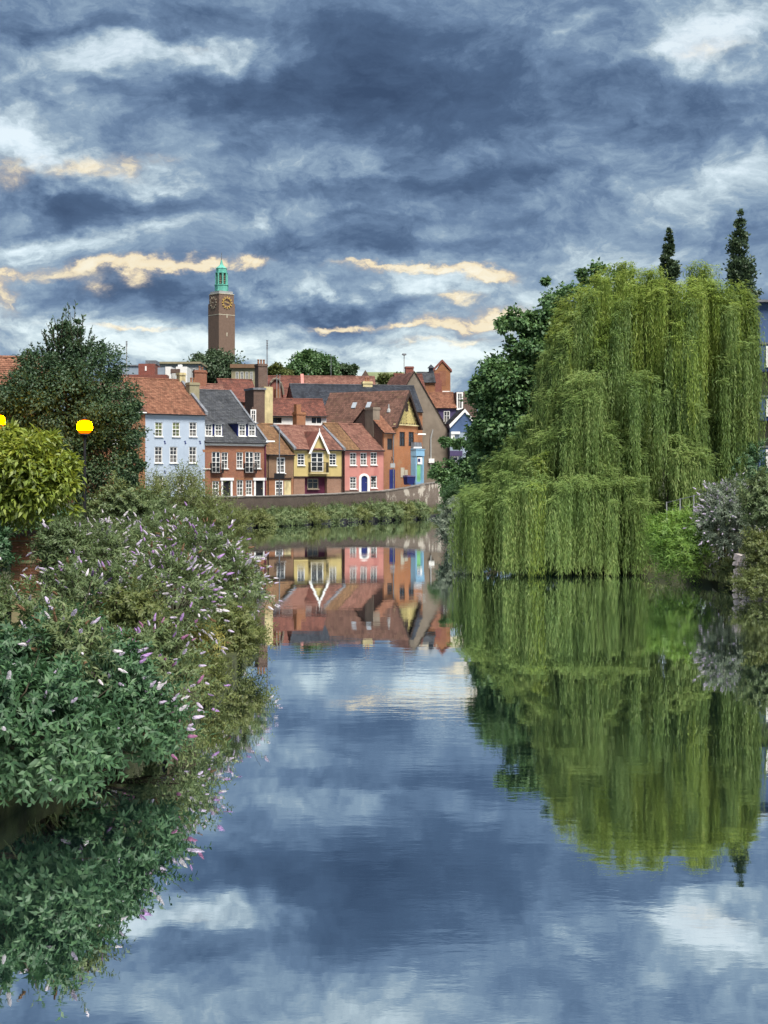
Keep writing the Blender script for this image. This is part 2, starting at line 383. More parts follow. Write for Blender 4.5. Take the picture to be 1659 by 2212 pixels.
M = dict(
    water=m_water(),
    soil=m_plain('soil', (0.045, 0.05, 0.025), 0.95, 0.4, 1.2, 0.6),
    asphalt=m_plain('asphalt', (0.10, 0.10, 0.10), 0.9, 0.25, 3, 0.3),
    walk=m_plain('gravel_path', (0.16, 0.14, 0.10), 0.9, 0.3, 2.5, 0.4),
    white=m_plain('white_paint', (0.80, 0.80, 0.78), 0.5, 0.06, 3),
    cream=m_plain('cream_render', (0.55, 0.47, 0.26), 0.8, 0.15, 1.5, 0.1, stain=(0.25, 0.2, 0.12)),
    black=m_plain('black_iron', (0.015, 0.015, 0.018), 0.5, 0.2, 4),
    lead=m_plain('lead_flashing', (0.16, 0.17, 0.19), 0.6, 0.25, 3),
    dkbrown=m_plain('dark_timber', (0.035, 0.022, 0.018), 0.7, 0.3, 4),
    blue=m_plain('pale_blue_render', (0.40, 0.475, 0.575), 0.8, 0.05, 0.6, 0.15, stain=(0.31, 0.38, 0.475)),
    yellow=m_plain('yellow_render', (0.50, 0.40, 0.17), 0.8, 0.06, 0.9, 0.15, stain=(0.38, 0.29, 0.12)),
    pink=m_plain('pink_render', (0.50, 0.215, 0.185), 0.8, 0.06, 0.9, 0.15, stain=(0.40, 0.145, 0.13)),
    greyrender=m_plain('grey_brown_render', (0.20, 0.165, 0.13), 0.9, 0.15, 0.8, 0.3, stain=(0.13, 0.11, 0.09)),
    olive=m_plain('olive_render', (0.28, 0.25, 0.16), 0.9, 0.15, 0.8, 0.2),
    maroon=m_plain('maroon_paint', (0.12, 0.025, 0.055), 0.6, 0.15, 1.5),
    navy=m_plain('navy_paint', (0.02, 0.03, 0.14), 0.5, 0.15, 2),
    purple=m_plain('purple_render', (0.07, 0.055, 0.13), 0.8, 0.15, 1),
    cyan=m_plain('pale_blue_paint', (0.22, 0.40, 0.56), 0.5, 0.08, 2),
    green=m_plain('bright_green_print', (0.20, 0.46, 0.20), 0.5, 0.25, 0.8),
    brick=m_brick('red_brick', (0.33, 0.135, 0.075), (0.25, 0.095, 0.058)),
    brickwarm=m_brick('warm_orange_brick', (0.46, 0.175, 0.06), (0.34, 0.125, 0.05), patch=(0.36, 0.2, 0.11)),
    brickpink=m_brick('pinkish_brick', (0.34, 0.19, 0.13), (0.27, 0.15, 0.10)),
    brickbrown=m_brick('brown_brick', (0.26, 0.15, 0.085), (0.19, 0.11, 0.065)),
    brickorange=m_brick('orange_brick', (0.36, 0.155, 0.07), (0.28, 0.115, 0.055)),
    brickdark=m_brick('dark_brick', (0.15, 0.09, 0.07), (0.10, 0.065, 0.055)),
    brickred2=m_brick('plum_red_brick', (0.27, 0.085, 0.06), (0.19, 0.06, 0.05)),
    bricktower=m_brick('tower_brick', (0.215, 0.145, 0.11), (0.18, 0.12, 0.095), mortar=(.2, .15, .12)),
    wallbrick=m_brick('river_wall_brick', (0.09, 0.066, 0.054), (0.062, 0.048, 0.042), patch=(0.12, 0.095, 0.08)),
    wallpale=m_brick('patched_river_wall', (0.19, 0.15, 0.12), (0.12, 0.09, 0.075), patch=(0.50, 0.45, 0.38)),
    palebrick=m_brick('pale_brick', (0.36, 0.32, 0.2), (0.30, 0.27, 0.17)),
    pantile=m_tile('orange_pantiles', (0.17, 0.074, 0.046), (0.23, 0.104, 0.064), (0.28, 0.135, 0.085), lichen=(0.13, 0.075, 0.045)),
    pantile2=m_tile('rosy_pantiles', (0.165, 0.075, 0.058), (0.22, 0.105, 0.08), (0.27, 0.14, 0.105), lichen=(0.13, 0.06, 0.04)),
    browntile=m_tile('brown_tiles', (0.105, 0.056, 0.044), (0.145, 0.076, 0.058), (0.185, 0.10, 0.076), lichen=(0.10, 0.08, 0.04)),
    mosstile=m_tile('mossy_tiles', (0.15, 0.08, 0.045), (0.20, 0.115, 0.06), (0.25, 0.14, 0.075), lichen=(0.12, 0.115, 0.05)),
    darktile=m_tile('dark_red_tiles', (0.12, 0.05, 0.04), (0.17, 0.065, 0.05), (0.21, 0.085, 0.06), lichen=(0.07, 0.045, 0.04)),
    slate=m_tile('slates', (0.05, 0.054, 0.062), (0.066, 0.07, 0.08), (0.088, 0.092, 0.10), 0.6, lichen=(0.07, 0.075, 0.065)),
    slatedark=m_tile('dark_slates', (0.026, 0.03, 0.042), (0.036, 0.042, 0.055), (0.05, 0.056, 0.07), 0.6),
    greenroof=m_plain('faded_green_roof', (0.17, 0.20, 0.10), 0.9, 0.2, 0.5),
    copper=m_plain('verdigris_copper', (0.13, 0.42, 0.34), 0.7, 0.15, 0.8, stain=(0.08, 0.30, 0.26)),
    gold=m_plain('gilt_metal', (0.95, 0.62, 0.18), 0.35, 0.1, 3, metal=0.6),
    greygilt=m_plain('dull_grey_gilt', (0.36, 0.30, 0.22), 0.5, 0.1, 3),
    copingst=m_plain('coping_stone', (0.17, 0.15, 0.135), 0.9, 0.25, 1.5, 0.3),
    stone=m_plain('pale_stone', (0.46, 0.42, 0.33), 0.85, 0.2, 1.5, 0.3),
    flint=m_tile('rubble_stone', (0.20, 0.18, 0.17), (0.33, 0.29, 0.29), (0.44, 0.39, 0.36), lichen=(0.12, 0.14, 0.07)),
    yellowtile=m_plain('yellow_tile', (0.52, 0.43, 0.18), 0.7, 0.2, 3),
    concrete=m_plain('concrete', (0.34, 0.35, 0.35), 0.8, 0.12, 0.5),
    metalclad=m_plain('grey_cladding', (0.27, 0.33, 0.40), 0.6, 0.1, 0.5),
    bluepanel=m_plain('blue_panel', (0.065, 0.11, 0.22), 0.5, 0.12, 1),
    glass=m_glass('window_glass', curtain=(0.22, 0.20, 0.18)),
    glassdark=m_glass('dark_window_glass'),
    glassgreen=m_glass('greenish_glass', (0.16, 0.19, 0.07), 0.12, curtain=(0.05, 0.05, 0.04)),
    skylight=m_plain('skylight_glass', (0.36, 0.40, 0.44), 0.2, 0.05, 2, spec=0.8),
    bark=m_plain('bark', (0.07, 0.055, 0.04), 0.95, 0.4, 3, 0.8),
    twig=m_plain('twig', (0.055, 0.045, 0.03), 0.9, 0.3, 4),
    moss=m_plain('mossy_bank_stone', (0.045, 0.055, 0.02), 0.95, 0.4, 2, 0.6, stain=(0.04, 0.035, 0.025)),
    piling=m_plain('dark_piling', (0.022, 0.022, 0.028), 0.7, 0.35, 2, 0.3),
    timber=m_plain('weathered_timber', (0.10, 0.085, 0.05), 0.9, 0.3, 4, 0.4),
    lampglow=m_emit('sodium_lamp', (1.0, 0.42, 0.0), 20.0),
    lampamber=m_emit('amber_lamp_glass', (1.0, 0.22, 0.0), 0.32),
    l_dark=m_leaf('holm_leaves', (0.02, 0.05, 0.025), (0.038, 0.086, 0.037), (0.072, 0.125, 0.052), 0.2),
    l_syc=m_leaf('sycamore_leaves', (0.038, 0.092, 0.034), (0.075, 0.16, 0.055), (0.145, 0.245, 0.08), 0.25, 0.03),
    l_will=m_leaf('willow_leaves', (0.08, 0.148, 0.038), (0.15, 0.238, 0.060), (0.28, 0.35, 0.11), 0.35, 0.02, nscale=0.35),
    l_will_lit=m_leaf('willow_leaves_painted_lit', (0.115, 0.195, 0.03), (0.20, 0.29, 0.048), (0.34, 0.40, 0.09), 0.35, 0.02, nscale=0.35),  # lighter yellow-green: light on the crown's top painted into the leaf colour
    l_bud=m_leaf('buddleia_leaves', (0.05, 0.085, 0.03), (0.095, 0.148, 0.052), (0.19, 0.225, 0.09), 0.22, 0.03),
    l_bud2=m_leaf('deep_green_shrub_leaves', (0.018, 0.056, 0.025), (0.038, 0.105, 0.042), (0.082, 0.17, 0.066), 0.2, 0.035),
    l_grey=m_leaf('silvery_leaves', (0.075, 0.115, 0.075), (0.14, 0.185, 0.125), (0.25, 0.28, 0.215), 0.2, 0.03),
    l_lime=m_leaf('lime_leaves', (0.09, 0.15, 0.014), (0.18, 0.25, 0.022), (0.32, 0.34, 0.04), 0.35, 0.04),
    l_vivid=m_leaf('vivid_green_leaves', (0.07, 0.165, 0.022), (0.135, 0.26, 0.035), (0.23, 0.34, 0.06), 0.35, 0.03),
    l_olive=m_leaf('olive_green_leaves', (0.06, 0.09, 0.022), (0.11, 0.145, 0.035), (0.18, 0.19, 0.06), 0.3, 0.03),
    l_far=m_leaf('far_tree_leaves', (0.03, 0.06, 0.03), (0.055, 0.10, 0.045), (0.095, 0.14, 0.065), 0.2, 0.04, nscale=0.2),
    l_grass=m_leaf('grass_blades', (0.05, 0.085, 0.02), (0.10, 0.14, 0.035), (0.20, 0.20, 0.07), 0.3, 0.04),
    l_yellow=m_leaf('yellowing_leaves', (0.19, 0.19, 0.04), (0.28, 0.26, 0.06), (0.38, 0.33, 0.09), 0.3, 0.03),
    lilac=m_plain('pale_lilac_petals', (0.42, 0.36, 0.48), 0.8, 0.15, 20),
    mauve=m_plain('mauve_petals', (0.30, 0.18, 0.38), 0.8, 0.25, 20),
    whitefl=m_plain('white_petals', (0.50, 0.46, 0.50), 0.8, 0.1, 20),
    spent=m_plain('spent_flower_heads', (0.13, 0.075, 0.04), 0.9, 0.25, 20),
    magenta=m_plain('magenta_petals', (0.24, 0.10, 0.19), 0.8, 0.25, 20),
)

# ------------------------------------------------------------------ ground, water, banks, road
LB = [(-6.5, -40), (-6.0, 5), (-5.2, 14), (-4.5, 19), (-3.35, 25), (-3.2, 38), (-4.4, 52), (-7.4, 84), (-11.0, 120), (-12.4, 138), (-8.0, 148), (0.0, 165), (6.3, 177), (13, 190), (28, 203), (70, 215), (140, 220)]
RB = [(15.5, -40), (15.2, 35), (13.6, 52), (12.3, 62), (9.4, 70), (6.6, 80), (5.4, 92), (6.5, 112), (11, 132), (22, 152), (70, 172), (140, 178)]
POLY = np.array(LB + RB[::-1], float)

def river_sd(x, y):
    """signed distance to the river's edge, negative over the water"""
    d = np.full(x.shape, 1e9); ins = np.zeros(x.shape, bool)
    n = len(POLY)
    for i in range(n):
        a, b = POLY[i], POLY[(i + 1) % n]; e = b - a
        t = np.clip(((x - a[0]) * e[0] + (y - a[1]) * e[1]) / (e @ e), 0, 1)
        d = np.minimum(d, np.hypot(x - a[0] - t * e[0], y - a[1] - t * e[1]))
        c = ((a[1] > y) != (b[1] > y)) & (x < (b[0] - a[0]) * (y - a[1]) / (b[1] - a[1] + 1e-12) + a[0])
        ins ^= c
    return np.where(ins, -d, d)

def ss(t):
    t = np.clip(t, 0, 1); return t * t * (3 - 2 * t)

def ground_z(x, y):
    d = river_sd(x, y)
    land = 0.62 + 0.75 * ss((d - 1.0) / 7)
    land = land + ss((y - 205) / 500) * 24 + 0.5 * ss((d - 14) / 20)
    return np.where(d < 0, -1.3, -1.3 + (land + 1.3) * ss(d / 0.7 + 0.15))

xs = np.concatenate([np.linspace(-3500, -200, 12), np.linspace(-150, -50, 14), np.arange(-45, 46, 0.9), np.linspace(50, 150, 14), np.linspace(200, 3500, 12)])
ys = np.concatenate([np.linspace(-900, -60, 8), np.arange(-40, 225, 1.1), np.linspace(235, 800, 40), np.linspace(900, 5000, 12)])
gx, gy = np.meshgrid(xs, ys)
gz = ground_z(gx, gy)
nx_, ny_ = len(xs), len(ys)
ii = np.arange(nx_ * ny_).reshape(ny_, nx_)
qd = np.stack([ii[:-1, :-1], ii[:-1, 1:], ii[1:, 1:], ii[1:, :-1]], -1).reshape(-1, 4)
g_o = put('ground', np_mesh('ground', np.stack([gx, gy, gz], -1).reshape(-1, 3), qd, M['soil']))
g_o.data.polygons.foreach_set('use_smooth', [True] * len(g_o.data.polygons))
tag(g_o, 'dark earthy ground of the river banks and rising town', kind='structure')

mb = MB(); mb.quad((-300, -60, 0), (300, -60, 0), (300, 300, 0), (-300, 300, 0))
tag(mb.build('river_water', M['water']), 'calm mirror-like river reflecting clouds, willow and houses', kind='structure')

# near left bank: low mossy retaining wall along the water
mb = MB()
pts = [Vector((x, y, 0)) for x, y in LB[1:8]]
fine = []; pts = [Vector((x, y, 0)) for x, y in LB[2:9]]
for a, b in zip(pts[:-1], pts[1:]):
    k = max(2, int((b - a).length / 1.0))
    fine += [a.lerp(b, i / k) for i in range(k)]
for a, b in zip(fine[:-1], fine[1:]):
    j = random.uniform(-.04, .04); h = 0.3 + random.uniform(-.06, .08)
    mb.hexa([(a.x - .5, a.y, -1), (a.x + .1 + j, a.y, -1), (b.x + .1 + j, b.y - .01, -1), (b.x - .5, b.y - .01, -1)],
            [(a.x - .5, a.y, h), (a.x + .06 + j, a.y, h), (b.x + .06 + j, b.y - .01, h), (b.x - .5, b.y - .01, h)])
tag(mb.build('bank_edging', M['moss']), 'low mossy stone edging of the left bank under the bushes', kind='structure')

# quay line (facades)
ANG = math.radians(36); CA, SA = math.cos(ANG), math.sin(ANG)
FA = Vector((xat(313, 166.0), 166.0))
def fline(t):
    return FA.x + CA * t, FA.y + SA * t
def ft(px):
    k = (px - CX) / F
    return (k * FA.y - FA.x) / (CA - k * SA)
def gzt(t):
    return float(np.interp(t, [-8, 0, 15, 19, 25, 31, 37, 45], [2.4, 2.45, 2.5, 2.6, 2.76, 3.0, 3.68, 4.3]))

WALL = [(330, 141, 2.55), (430, 145, 2.62), (545, 150, 2.66), (650, 158, 2.72), (740, 165, 2.86), (830, 172, 3.10), (880, 176.5, 3.5), (915, 180, 3.88), (945, 184, 4.15), (990, 190, 4.4)]
WP = [Vector((xat(p, y), y, z)) for p, y, z in WALL]
mb = MB()
tt = [-7, 0, 7.3, 15.3, 19.2, 24.5, 28, 31.5, 38, 46]
for i in range(len(WP) - 1):
    a, b = WP[i], WP[i + 1]; p, q = fline(tt[i]), fline(tt[i + 1])
    mb.quad((a.x, a.y, a.z - .22), (b.x, b.y, b.z - .22), (q[0] - .9, q[1] + 1.2, gzt(tt[i + 1]) - .02), (p[0] - .9, p[1] + 1.2, gzt(tt[i]) - .02))
tag(mb.build('quayside_road', M['asphalt']), 'narrow grey quayside road in front of the coloured houses', kind='structure')
mb = MB()
for i in range(len(WP) - 1):      # flagstone pavement along the house fronts, raised as a kerb
    p, q = fline(tt[i]), fline(tt[i + 1]); za, zb = gzt(tt[i]) + .1, gzt(tt[i + 1]) + .1
    nx0, ny0 = SA * 1.1, -CA * 1.1
    mb.hexa([(p[0] + nx0, p[1] + ny0, za - .4), (q[0] + nx0, q[1] + ny0, zb - .4), (q[0], q[1], zb - .4), (p[0], p[1], za - .4)],
            [(p[0] + nx0, p[1] + ny0, za), (q[0] + nx0, q[1] + ny0, zb), (q[0], q[1], zb), (p[0], p[1], za)])
tag(mb.build('pavement', M['concrete']), 'pale pavement with kerb at the foot of the houses', kind='structure')

# river wall below the road
rw = empty('river_wall', WP[0], 0, 'long brown brick river wall below the coloured houses, patched pale at one end', 'wall')
def wall_run(name, a0, a1, mat):
    mb = MB()
    for i in range(a0, a1):
        a, b = WP[i] - WP[0], WP[i + 1] - WP[0]
        n = Vector((b.y - a.y, a.x - b.x, 0)).normalized() * .22
        zb = -WP[0].z + 0.2
        mb.hexa([(a.x + n.x, a.y + n.y, zb), (b.x + n.x, b.y + n.y, zb), (b.x - n.x, b.y - n.y, zb), (a.x - n.x, a.y - n.y, zb)],
                [(a.x + n.x, a.y + n.y, a.z), (b.x + n.x, b.y + n.y, b.z), (b.x - n.x, b.y - n.y, b.z), (a.x - n.x, a.y - n.y, a.z)])
    return mb.build(name, mat, rw)
wall_run('wall_face', 0, 5, M['wallbrick'])
wall_run('patched_face', 5, 9, M['wallpale'])['label'] = 'patched far end of the wall with pale render scars'
for i in range(len(WP) - 1):
    a, b = WP[i] - WP[0], WP[i + 1] - WP[0]; L = (b - a).length; k = max(1, round(L / 1.3))
    ang = math.atan2(b.y - a.y, b.x - a.x); me = MB(); me.box(-.5 * L / k + .012, .5 * L / k - .012, -.28, .28, 0, .1)
    mm = me.mesh('coping_stone', M['copingst'])
    for j in range(k):
        p = a.lerp(b, (j + .5) / k)
        o = put('coping_stone', mm, rw, (p.x, p.y, p.z - .01 + random.uniform(-.012, .012)), (0, -math.atan2(b.z - a.z, math.hypot(b.x - a.x, b.y - a.y)), ang + random.uniform(-.01, .01)))
# dark quay edge at the water
QP = [Vector((x, y, 0)) for x, y in [(-14.2, 126), (-12.5, 138), (-8.0, 148), (0.0, 165), (6.4, 177), (13, 190)]]
qe = empty('quay_edge', QP[0], 0, 'dark piled quay edge at the waterline below the brick river wall', 'quay')
pile = MB(); pile.tube([(0, 0, -1.2), (0, 0, .30)], .13, 8); pm = pile.mesh('pile', M['piling'])
for a, b in zip(QP[:-1], QP[1:]):
    a = a - QP[0]; b = b - QP[0]; L = (b - a).length; k = int(L / 2.3); ang = math.atan2(b.y - a.y, b.x - a.x)
    mb = MB(); mb.box(0, L, .05, .35, -1.2, .32); mb.box(-.02, L - .03, -.02, .42, .32, .42)
    put('capping_beam', mb.mesh('capping_beam', M['piling']), qe, a, (0, 0, ang))
    for j in range(k):
        p = a.lerp(b, (j + .5 + random.uniform(-.3, .3)) / k); put('pile', pm, qe, p + Vector((0, 0, random.uniform(-.12, .1))))

# ------------------------------------------------------------------ houses
WCACHE = {}
def window_meshes(w, h, kind, frame=0.085, fmat='white', gmat='glass'):
    key = (round(w, 2), round(h, 2), kind, frame, fmat, gmat)
    if key in WCACHE: return WCACHE[key]
    a = MB(); f = frame; hw, hh = w / 2, h / 2
    a.box(-hw, -hw + f, 0, .07, -hh, hh); a.box(hw - f, hw, 0, .07, -hh, hh)
    a.box(-hw + f, hw - f, 0, .07, hh - f, hh); a.box(-hw + f, hw - f, 0, .07, -hh, -hh + f)
    x0, x1 = -hw + f, hw - f
    if kind == 'sash':
        a.box(x0, x1, -.02, .06, -.045, .045)
        a.box(-.02, .02, .015, .05, -hh + f, -.045); a.box(-.02, .02, .015, .05, .045, hh - f)
        for s in (-1, 1):
            zc = s * hh * .5
            a.box(x0, -.02, .015, .05, zc - .018, zc + .018); a.box(.02, x1, .015, .05, zc - .018, zc + .018)
    elif kind == 'french':
        a.box(-.06, .06, -.015, .06, -hh + f, hh - f)
        for k in range(1, 4):
            zc = -hh + f + (h - 2 * f) * k / 4
            a.box(x0, -.06, .01, .05, zc - .03, zc + .03); a.box(.06, x1, .01, .05, zc - .03, zc + .03)
    elif kind == 'cross':
        a.box(-.03, .03, .01, .05, -hh + f, hh - f); a.box(x0, -.03, .01, .05, hh * .2, hh * .2 + .06); a.box(.03, x1, .01, .05, hh * .2, hh * .2 + .06)
    p = MB(); p.box(x0, x1, .052, .062, -hh + f, hh - f)
    s = MB(); s.box(-hw - .07, hw + .07, -.17, .0, -hh - .09, -hh)
    WCACHE[key] = (a.mesh('window', M[fmat]), p.mesh('pane', M[gmat]), s.mesh('sill', M[fmat]))
    return WCACHE[key]


class House:
    def __init__(s, name, label, px0, Y0, ang, px1=None, W=None, zb=2.0, cat='house', group=None):
        s.Y0, s.X0, s.c, s.s = Y0, xat(px0, Y0), math.cos(ang), math.sin(ang)
        s.W = W if W else s.u(px1)
        s.zb = zb
        s.root = empty(name, (s.X0, Y0, zb), ang, label, cat, group)
    def u(s, px, v=0.0):
        k = (px - CX) / F; X, Y = s.X0 - s.s * v, s.Y0 + s.c * v
        return (k * Y - X) / (s.c - k * s.s)
    def z(s, py, u=None, v=0.0):
        u = s.W / 2 if u is None else u
        return zat(py, s.Y0 + s.s * u + s.c * v) - s.zb
    def vfor(s, px, u):
        """depth behind facade point u that is seen at picture column px"""
        k = (px - CX) / F; X, Y = s.X0 + s.c * u, s.Y0 + s.s * u
        return (X - k * Y) / (k * s.c + s.s)
    def walls(s, mat, D, z0, z1, openings=(), gable=None, gfront=None, u0=0.0, u1=None, v0=0.0, name='wall', rev=.14):
        """front face with recessed openings, plain sides and back. gable=(v_ridge, z): gables on the sides; gfront=z: gable on the front"""
        u1 = s.W if u1 is None else u1; mb = MB()
        ops = [o for o in openings if o[0] > u0 + .01 and o[1] < u1 - .01]
        us = sorted({u0, u1, *[o[0] for o in ops], *[o[1] for o in ops]}); zs = sorted({z0, z1, *[min(max(o[2], z0), z1) for o in ops], *[min(max(o[3], z0), z1) for o in ops]})
        for a, b in zip(us[:-1], us[1:]):
            for c, d in zip(zs[:-1], zs[1:]):
                m, n = (a + b) / 2, (c + d) / 2
                if any(o[0] < m < o[1] and o[2] < n < o[3] for o in ops): continue
                mb.quad((a, v0, c), (b, v0, c), (b, v0, d), (a, v0, d))
        for (a, b, c, d) in [o[:4] for o in ops]:
            w = v0 + rev
            mb.quad((a, v0, c), (a, v0, d), (a, w, d), (a, w, c)); mb.quad((b, v0, d), (b, v0, c), (b, w, c), (b, w, d))
            mb.quad((a, v0, d), (b, v0, d), (b, w, d), (a, w, d)); mb.quad((b, v0, c), (a, v0, c), (a, w, c), (b, w, c))
            mb.quad((a, w, c), (b, w, c), (b, w, d), (a, w, d))
        for u, rv in ((u0, True), (u1, False)):
            p = [(u, v0, z0), (u, v0 + D, z0), (u, v0 + D, z1)]
            if gable: p.append((u, gable[0], gable[1]))
            p.append((u, v0, z1))
            mb.poly(p[::-1] if rv else p)
        b = [(u1, v0 + D, z0), (u0, v0 + D, z0), (u0, v0 + D, z1)]
        if gfront: b.append(((u0 + u1) / 2, v0 + D, gfront)); mb.poly([(u0, v0, z1), (u1, v0, z1), ((u0 + u1) / 2, v0, gfront)])
        b.append((u1, v0 + D, z1)); mb.poly(b)
        return mb.build(name, mat, s.root)
    def window(s, uc, z0, z1, w, kind='sash', fmat='white', gmat='glass', sill=True, v=.05, name='window', frame=.085):
        a, p, sl = window_meshes(w, z1 - z0, kind, frame, fmat, gmat)
        o = put(name, a, s.root, (uc, v, (z0 + z1) / 2)); put('pane', p, o)
        if sill: put('sill', sl, o)
        return o
    def part(s, name, mb, mat, parent=None, loc=(0, 0, 0), smooth=False):
        return mb.build(name, mat, parent or s.root, loc, smooth)
    def slope(s, roof, o, a, b, mat, tw=.27, th=.30):
        """tiles laid one by one up a slope: o lower left corner, a along the eave, b up to the ridge"""
        o, a, b = np.array(o, float), np.array(a, float), np.array(b, float)
        n = nrm(np.cross(a, b)); 
        if n[2] < 0: n = -n
        nc, nr = max(2, int(np.linalg.norm(a) / tw)), max(2, int(np.linalg.norm(b) / th))
        i, j = np.meshgrid(np.arange(nc), np.arange(nr)); i = i.ravel().astype(float); j = j.ravel().astype(float)
        i = np.clip(i + (j % 2) * .5 - .25, 0, nc - 1)
        jit = R.normal(0, .010, (len(i), 1)); lo = .045 + R.normal(0, .008, (len(i), 1))
        e = .03
        def P(u, w, h): return o + a * (u[:, None] / nc) + b * (w[:, None] / nr) + n * h
        v = np.stack([P(i + e, j + .0 + jit[:, 0], lo), P(i + 1 - e, j + jit[:, 0], lo + jit), P(i + 1 - e, j + 1.08, .012 + jit * .3), P(i + e, j + 1.08, .012 + 0 * jit)], 1)
        me = np_mesh('tiles', v.reshape(-1, 3), np.arange(len(i) * 4).reshape(-1, 4), mat)
        t = put('tiles', me, roof); t['kind'] = 'stuff'
    def roof(s, mat, ve, vr, vb, ze, zr, u0=None, u1=None, oh=.25, verge=.12, under='dkbrown', tiles=True, back=True, ridge=True, name='roof', hole=None):
        """ridge parallel to the front. ve front wall depth, vr ridge depth, vb back wall depth"""
        u0 = (0 if u0 is None else u0) - verge; u1 = (s.W if u1 is None else u1) + verge
        k = (zr - ze) / (vr - ve); vf = ve - oh; zf = ze - k * oh; t = .1
        kb = (zr - ze) / (vb - vr); vk = vb + oh; zk = ze - kb * oh
        mb = MB()
        mb.hexa([(u0, vf, zf), (u1, vf, zf), (u1, vr, zr), (u0, vr, zr)], [(u0, vf, zf + t), (u1, vf, zf + t), (u1, vr, zr + t), (u0, vr, zr + t)])
        mb.hexa([(u0, vr, zr), (u1, vr, zr), (u1, vk, zk), (u0, vk, zk)], [(u0, vr, zr + t), (u1, vr, zr + t), (u1, vk, zk + t), (u0, vk, zk + t)])
        r = s.part(name, mb, M[under])
        if tiles:
            s.slope(r, (u0, vf - .03, zf + t), (u1 - u0, 0, 0), (0, vr - vf, zr - zf), M[mat])
            if back: s.slope(r, (u1, vk + .03, zk + t), (u0 - u1, 0, 0), (0, vr - vk, zr - zk), M[mat])
        if ridge:
            q = MB(); n = max(2, int((u1 - u0) / .42))
            for i in range(n):
                a = u0 + (u1 - u0) * i / n; b = u0 + (u1 - u0) * (i + 1) / n - .02; h = random.uniform(0, .02)
                q.prism([(a, vr - .15, zr + t + .01 + h), (a, vr - .08, zr + t + .13 + h), (a, vr + .08, zr + t + .13 + h), (a, vr + .15, zr + t + .01 + h)], (b - a, 0, 0))
            rd = s.part('ridge_tiles', q, M[mat], r); rd['kind'] = 'stuff'
        return r
    def roof_gf(s, mat, u0, u1, v0, v1, ze, zr, oh=.2, verge=.2, under='dkbrown', name='roof'):
        """ridge at right angles to the front"""
        um = (u0 + u1) / 2; k = (zr - ze) / (um - u0); t = .1; va, vb = v0 - verge, v1 + .1
        mb = MB(); za = ze - k * oh
        mb.hexa([(u0 - oh, va, za), (um, va, zr), (um, vb, zr), (u0 - oh, vb, za)], [(u0 - oh, va, za + t), (um, va, zr + t), (um, vb, zr + t), (u0 - oh, vb, za + t)])
        mb.hexa([(um, va, zr), (u1 + oh, va, za), (u1 + oh, vb, za), (um, vb, zr)], [(um, va, zr + t), (u1 + oh, va, za + t), (u1 + oh, vb, za + t), (um, vb, zr + t)])
        r = s.part(name, mb, M[under])
        s.slope(r, (u0 - oh, vb, za + t), (0, va - vb, 0), (um - u0 + oh, 0, zr - za), M[mat])
        s.slope(r, (u1 + oh, va, za + t), (0, vb - va, 0), (um - u1 - oh, 0, zr - za), M[mat])
        return r
    def gutter(s, v, z, u0=None, u1=None, mat='black'):
        u0 = 0 if u0 is None else u0; u1 = s.W if u1 is None else u1
        mb = MB(); mb.tube([(u0, v, z), (u1, v, z)], .07, 6); s.part('gutter', mb, M[mat])
    def pipe(s, u, z0, z1, v=-.09, mat='black', r=.05):
        mb = MB(); mb.tube([(u, v, z0), (u, v, z1 - .15), (u, v - .12, z1)], r, 6); s.part('drainpipe', mb, M[mat])
    def chimney(s, u, v, z0, z1, w, d, mat, pots=2, potmat='pantile2', cap='lead'):
        mb = MB(); mb.box(u - w / 2, u + w / 2, v - d / 2, v + d / 2, z0, z1 - .3)
        mb.box(u - w / 2 - .07, u + w / 2 + .07, v - d / 2 - .07, v + d / 2 + .07, z1 - .3, z1 - .12); mb.box(u - w / 2 - .02, u + w / 2 + .02, v - d / 2 - .02, v + d / 2 + .02, z1 - .12, z1)
        c = s.part('chimney', mb, M[mat])
        for k in range(pots):
            p = MB(); p.lathe([(.13, 0), (.11, .1), (.10, .42), (.14, .45), (.13, .55)], 8)
            s.part('chimney_pot', p, M['brickorange'], c, (u + (k - (pots - 1) / 2) * min(.36, w / max(1, pots)), v, z1))
        return c

def row(name, label, p0, p1, zoff=-.6, **kw):
    t = ft(p0); x, y = fline(t)
    return House(name, label, p0, y, ANG, px1=p1, zb=gzt(t) + zoff, **kw)

def win_list(h, lst):
    """(px centre, py top, py bottom, width) -> local (uc, z0, z1, w)"""
    out = []
    for (px, a, b, w) in lst:
        u = h.u(px); out.append((u, h.z(b, u), h.z(a, u), w))
    return out
def holes(ws):
    return [(u - w / 2, u + w / 2, a, b) for (u, a, b, w) in ws]

# 1 orange brick neighbour, mostly behind the tree
h = row('brick_house', 'orange brick house left of the pale blue house, mostly behind the dark tree', 225, 314)
ze = h.z(890, h.W); vr = 5.2; zr = h.z(830, h.W, vr)
ws = win_list(h, [(250, 930, 960, .9), (285, 930, 960, .9), (250, 985, 1015, .9)])
h.walls(M['brickorange'], 10.4, 0, ze, holes(ws), (vr, zr))
for u, a, b, w in ws: h.window(u, a, b, w)
h.roof('browntile', 0, vr, 10.4, ze, zr); h.gutter(-.3, ze - .1, mat='white')

